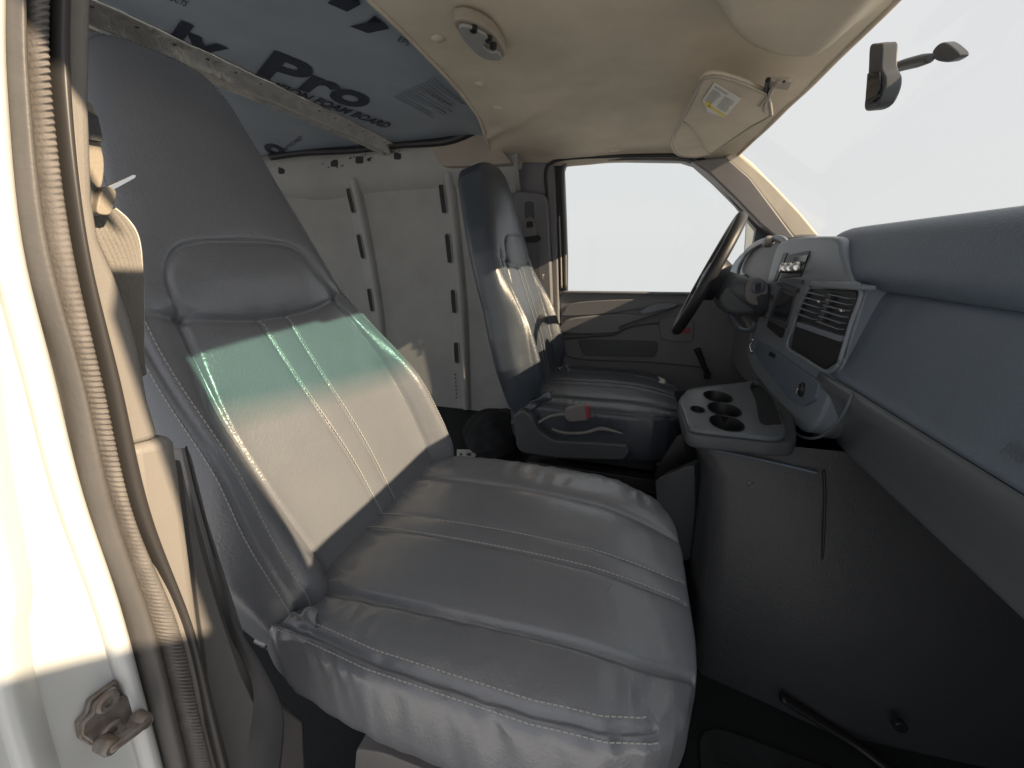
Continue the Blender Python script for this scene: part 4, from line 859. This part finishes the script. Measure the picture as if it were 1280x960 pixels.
slab('side_pocket', rc(ats([(818, 590), (846, 545), (852, 542), (860, 582), (820, 604)], 'y', .09), .1, 2), (.03, .02, 0), M['black'], en, .003)
tube('carpet_edge', [np.array(p) for p in ((.40, -.235, .06), (.48, -.25, .035), (.56, -.28, .02), (.66, -.38, .018), (.78, -.56, .018), (.86, -.8, .018))], .012, M['black'], en, n=10, smooth=6, flat=.6)
MB().cyl((.60, -.245, .09), (.60, -.26, .092), .012, n=16).build('floor_fastener', M['black'], en, .002)
mt_ = thing('floor_mat', 'black ribbed rubber mat in the footwell under the dashboard', 'floor mat', (.5, -.55, 0))
slab('mat_sheet', rc([(.22, -.80, .001), (.95, -.80, .001), (.95, -.36, .001), (.22, -.30, .001)], .15, 4), (0, 0, .008), M['rubm'], mt_, .002)
for k in range(22):
    y = -.78+k*.0195; MB().box((.58, y, .011), (.66, .006, .005)).build('mat_rib', M['rubm'], mt_)
# ---------------------------------------------------------------- loose things on the floor
bag = thing('black_cloth_bag', 'crumpled black cloth bundle on the floor behind the driver seat', 'cloth bundle', (-.52, .5, .19))
P = np.array([[(math.cos(t)*math.sin(p), math.sin(t)*math.sin(p), math.cos(p)) for t in np.linspace(0, 2*math.pi, 60, endpoint=False)] for p in np.linspace(0, math.pi, 40)])
rad = 1+.16*nz(P, 77, 14, 2.5, 9)-.12*np.abs(nz(P, 78, 14, 7, 20))
B = P*rad[..., None]*np.array((.15, .20, .085))+np.array((-.52, .50, .255)); B[..., 2] = np.maximum(B[..., 2], .192)
grid('crumpled_cloth', B, M['cloth'], bag, cv=True)
tg = thing('wiring_tag', 'small white paper tag on the dark floor between the seats', 'paper tag', tuple(at(588, 570, 'z', .2)))
slab('tag', ats([(571, 562), (589, 562), (590, 566), (601, 564), (602, 568), (594, 570), (592, 575), (571, 575)], 'z', .215), (0, 0, .001), M['paper'], tg, 0)
slab('tag_flap', ats([(596, 557), (608, 551), (615, 550), (614, 557), (602, 560)], 'z', .222), (0, 0, .001), M['paper'], tg, 0)
for u, v, s in ((576, 568, 1.5), (584, 568, 1.3), (587, 568, 1.8), (597, 567, 1)):
    slab('tag_print', ats([(u-s, v-s), (u+s, v-s), (u+s, v+s), (u-s, v+s)], 'z', .2172), (0, 0, .0004), M['ink2'], tg, 0)
rw = tube('red_wire', ats([(585, 560), (588, 552), (600, 549), (614, 548), (622, 547)], 'z', .21), .0022, M['redw'], None, n=6); props(rw, 'thin red twisted wire curling over the dark floor by the white tag', 'wire')
# ---------------------------------------------------------------- the open passenger door beside the camera (outside the picture)
pd = thing('passenger_door', 'open white passenger door standing beside the camera', 'door', (.62, -.95, .1))
ang = R(72); e = np.array((-math.cos(ang), -math.sin(ang), 0)); nn_ = np.array((math.sin(ang), -math.cos(ang), 0)); H0 = np.array((.66, -.95, 0))
def dp(s, z, t=0): return H0+e*s+nn_*t+np.array((0, 0, z))
slab('door_shell', [dp(0, .05), dp(.98, .05), dp(.98, .86), dp(0, .95)], nn_*.10, M['white'], pd, .01)
for a in ([dp(0, .95, .02), dp(.05, .95, .02), dp(.36, 1.37, .02), dp(.30, 1.37, .02)], [dp(.30, 1.37, .02), dp(.98, 1.37, .02), dp(.98, 1.33, .02), dp(.32, 1.33, .02)], [dp(.94, .86, .02), dp(.98, .86, .02), dp(.98, 1.33, .02), dp(.94, 1.33, .02)]):
    slab('window_frame', a, nn_*.03, M['dashd'], pd, .003)
slab('jamb_shade_mirror', rc([dp(-.05, .92, .08), dp(.32, .92, .08), dp(.32, 1.46, .08), dp(.03, 1.29, .08), dp(-.05, 1.22, .08)], .2, 3), nn_*.12, M['black'], pd, .02)  # unseen mirror, enlarged and tilted to cast the shadow on the jamb
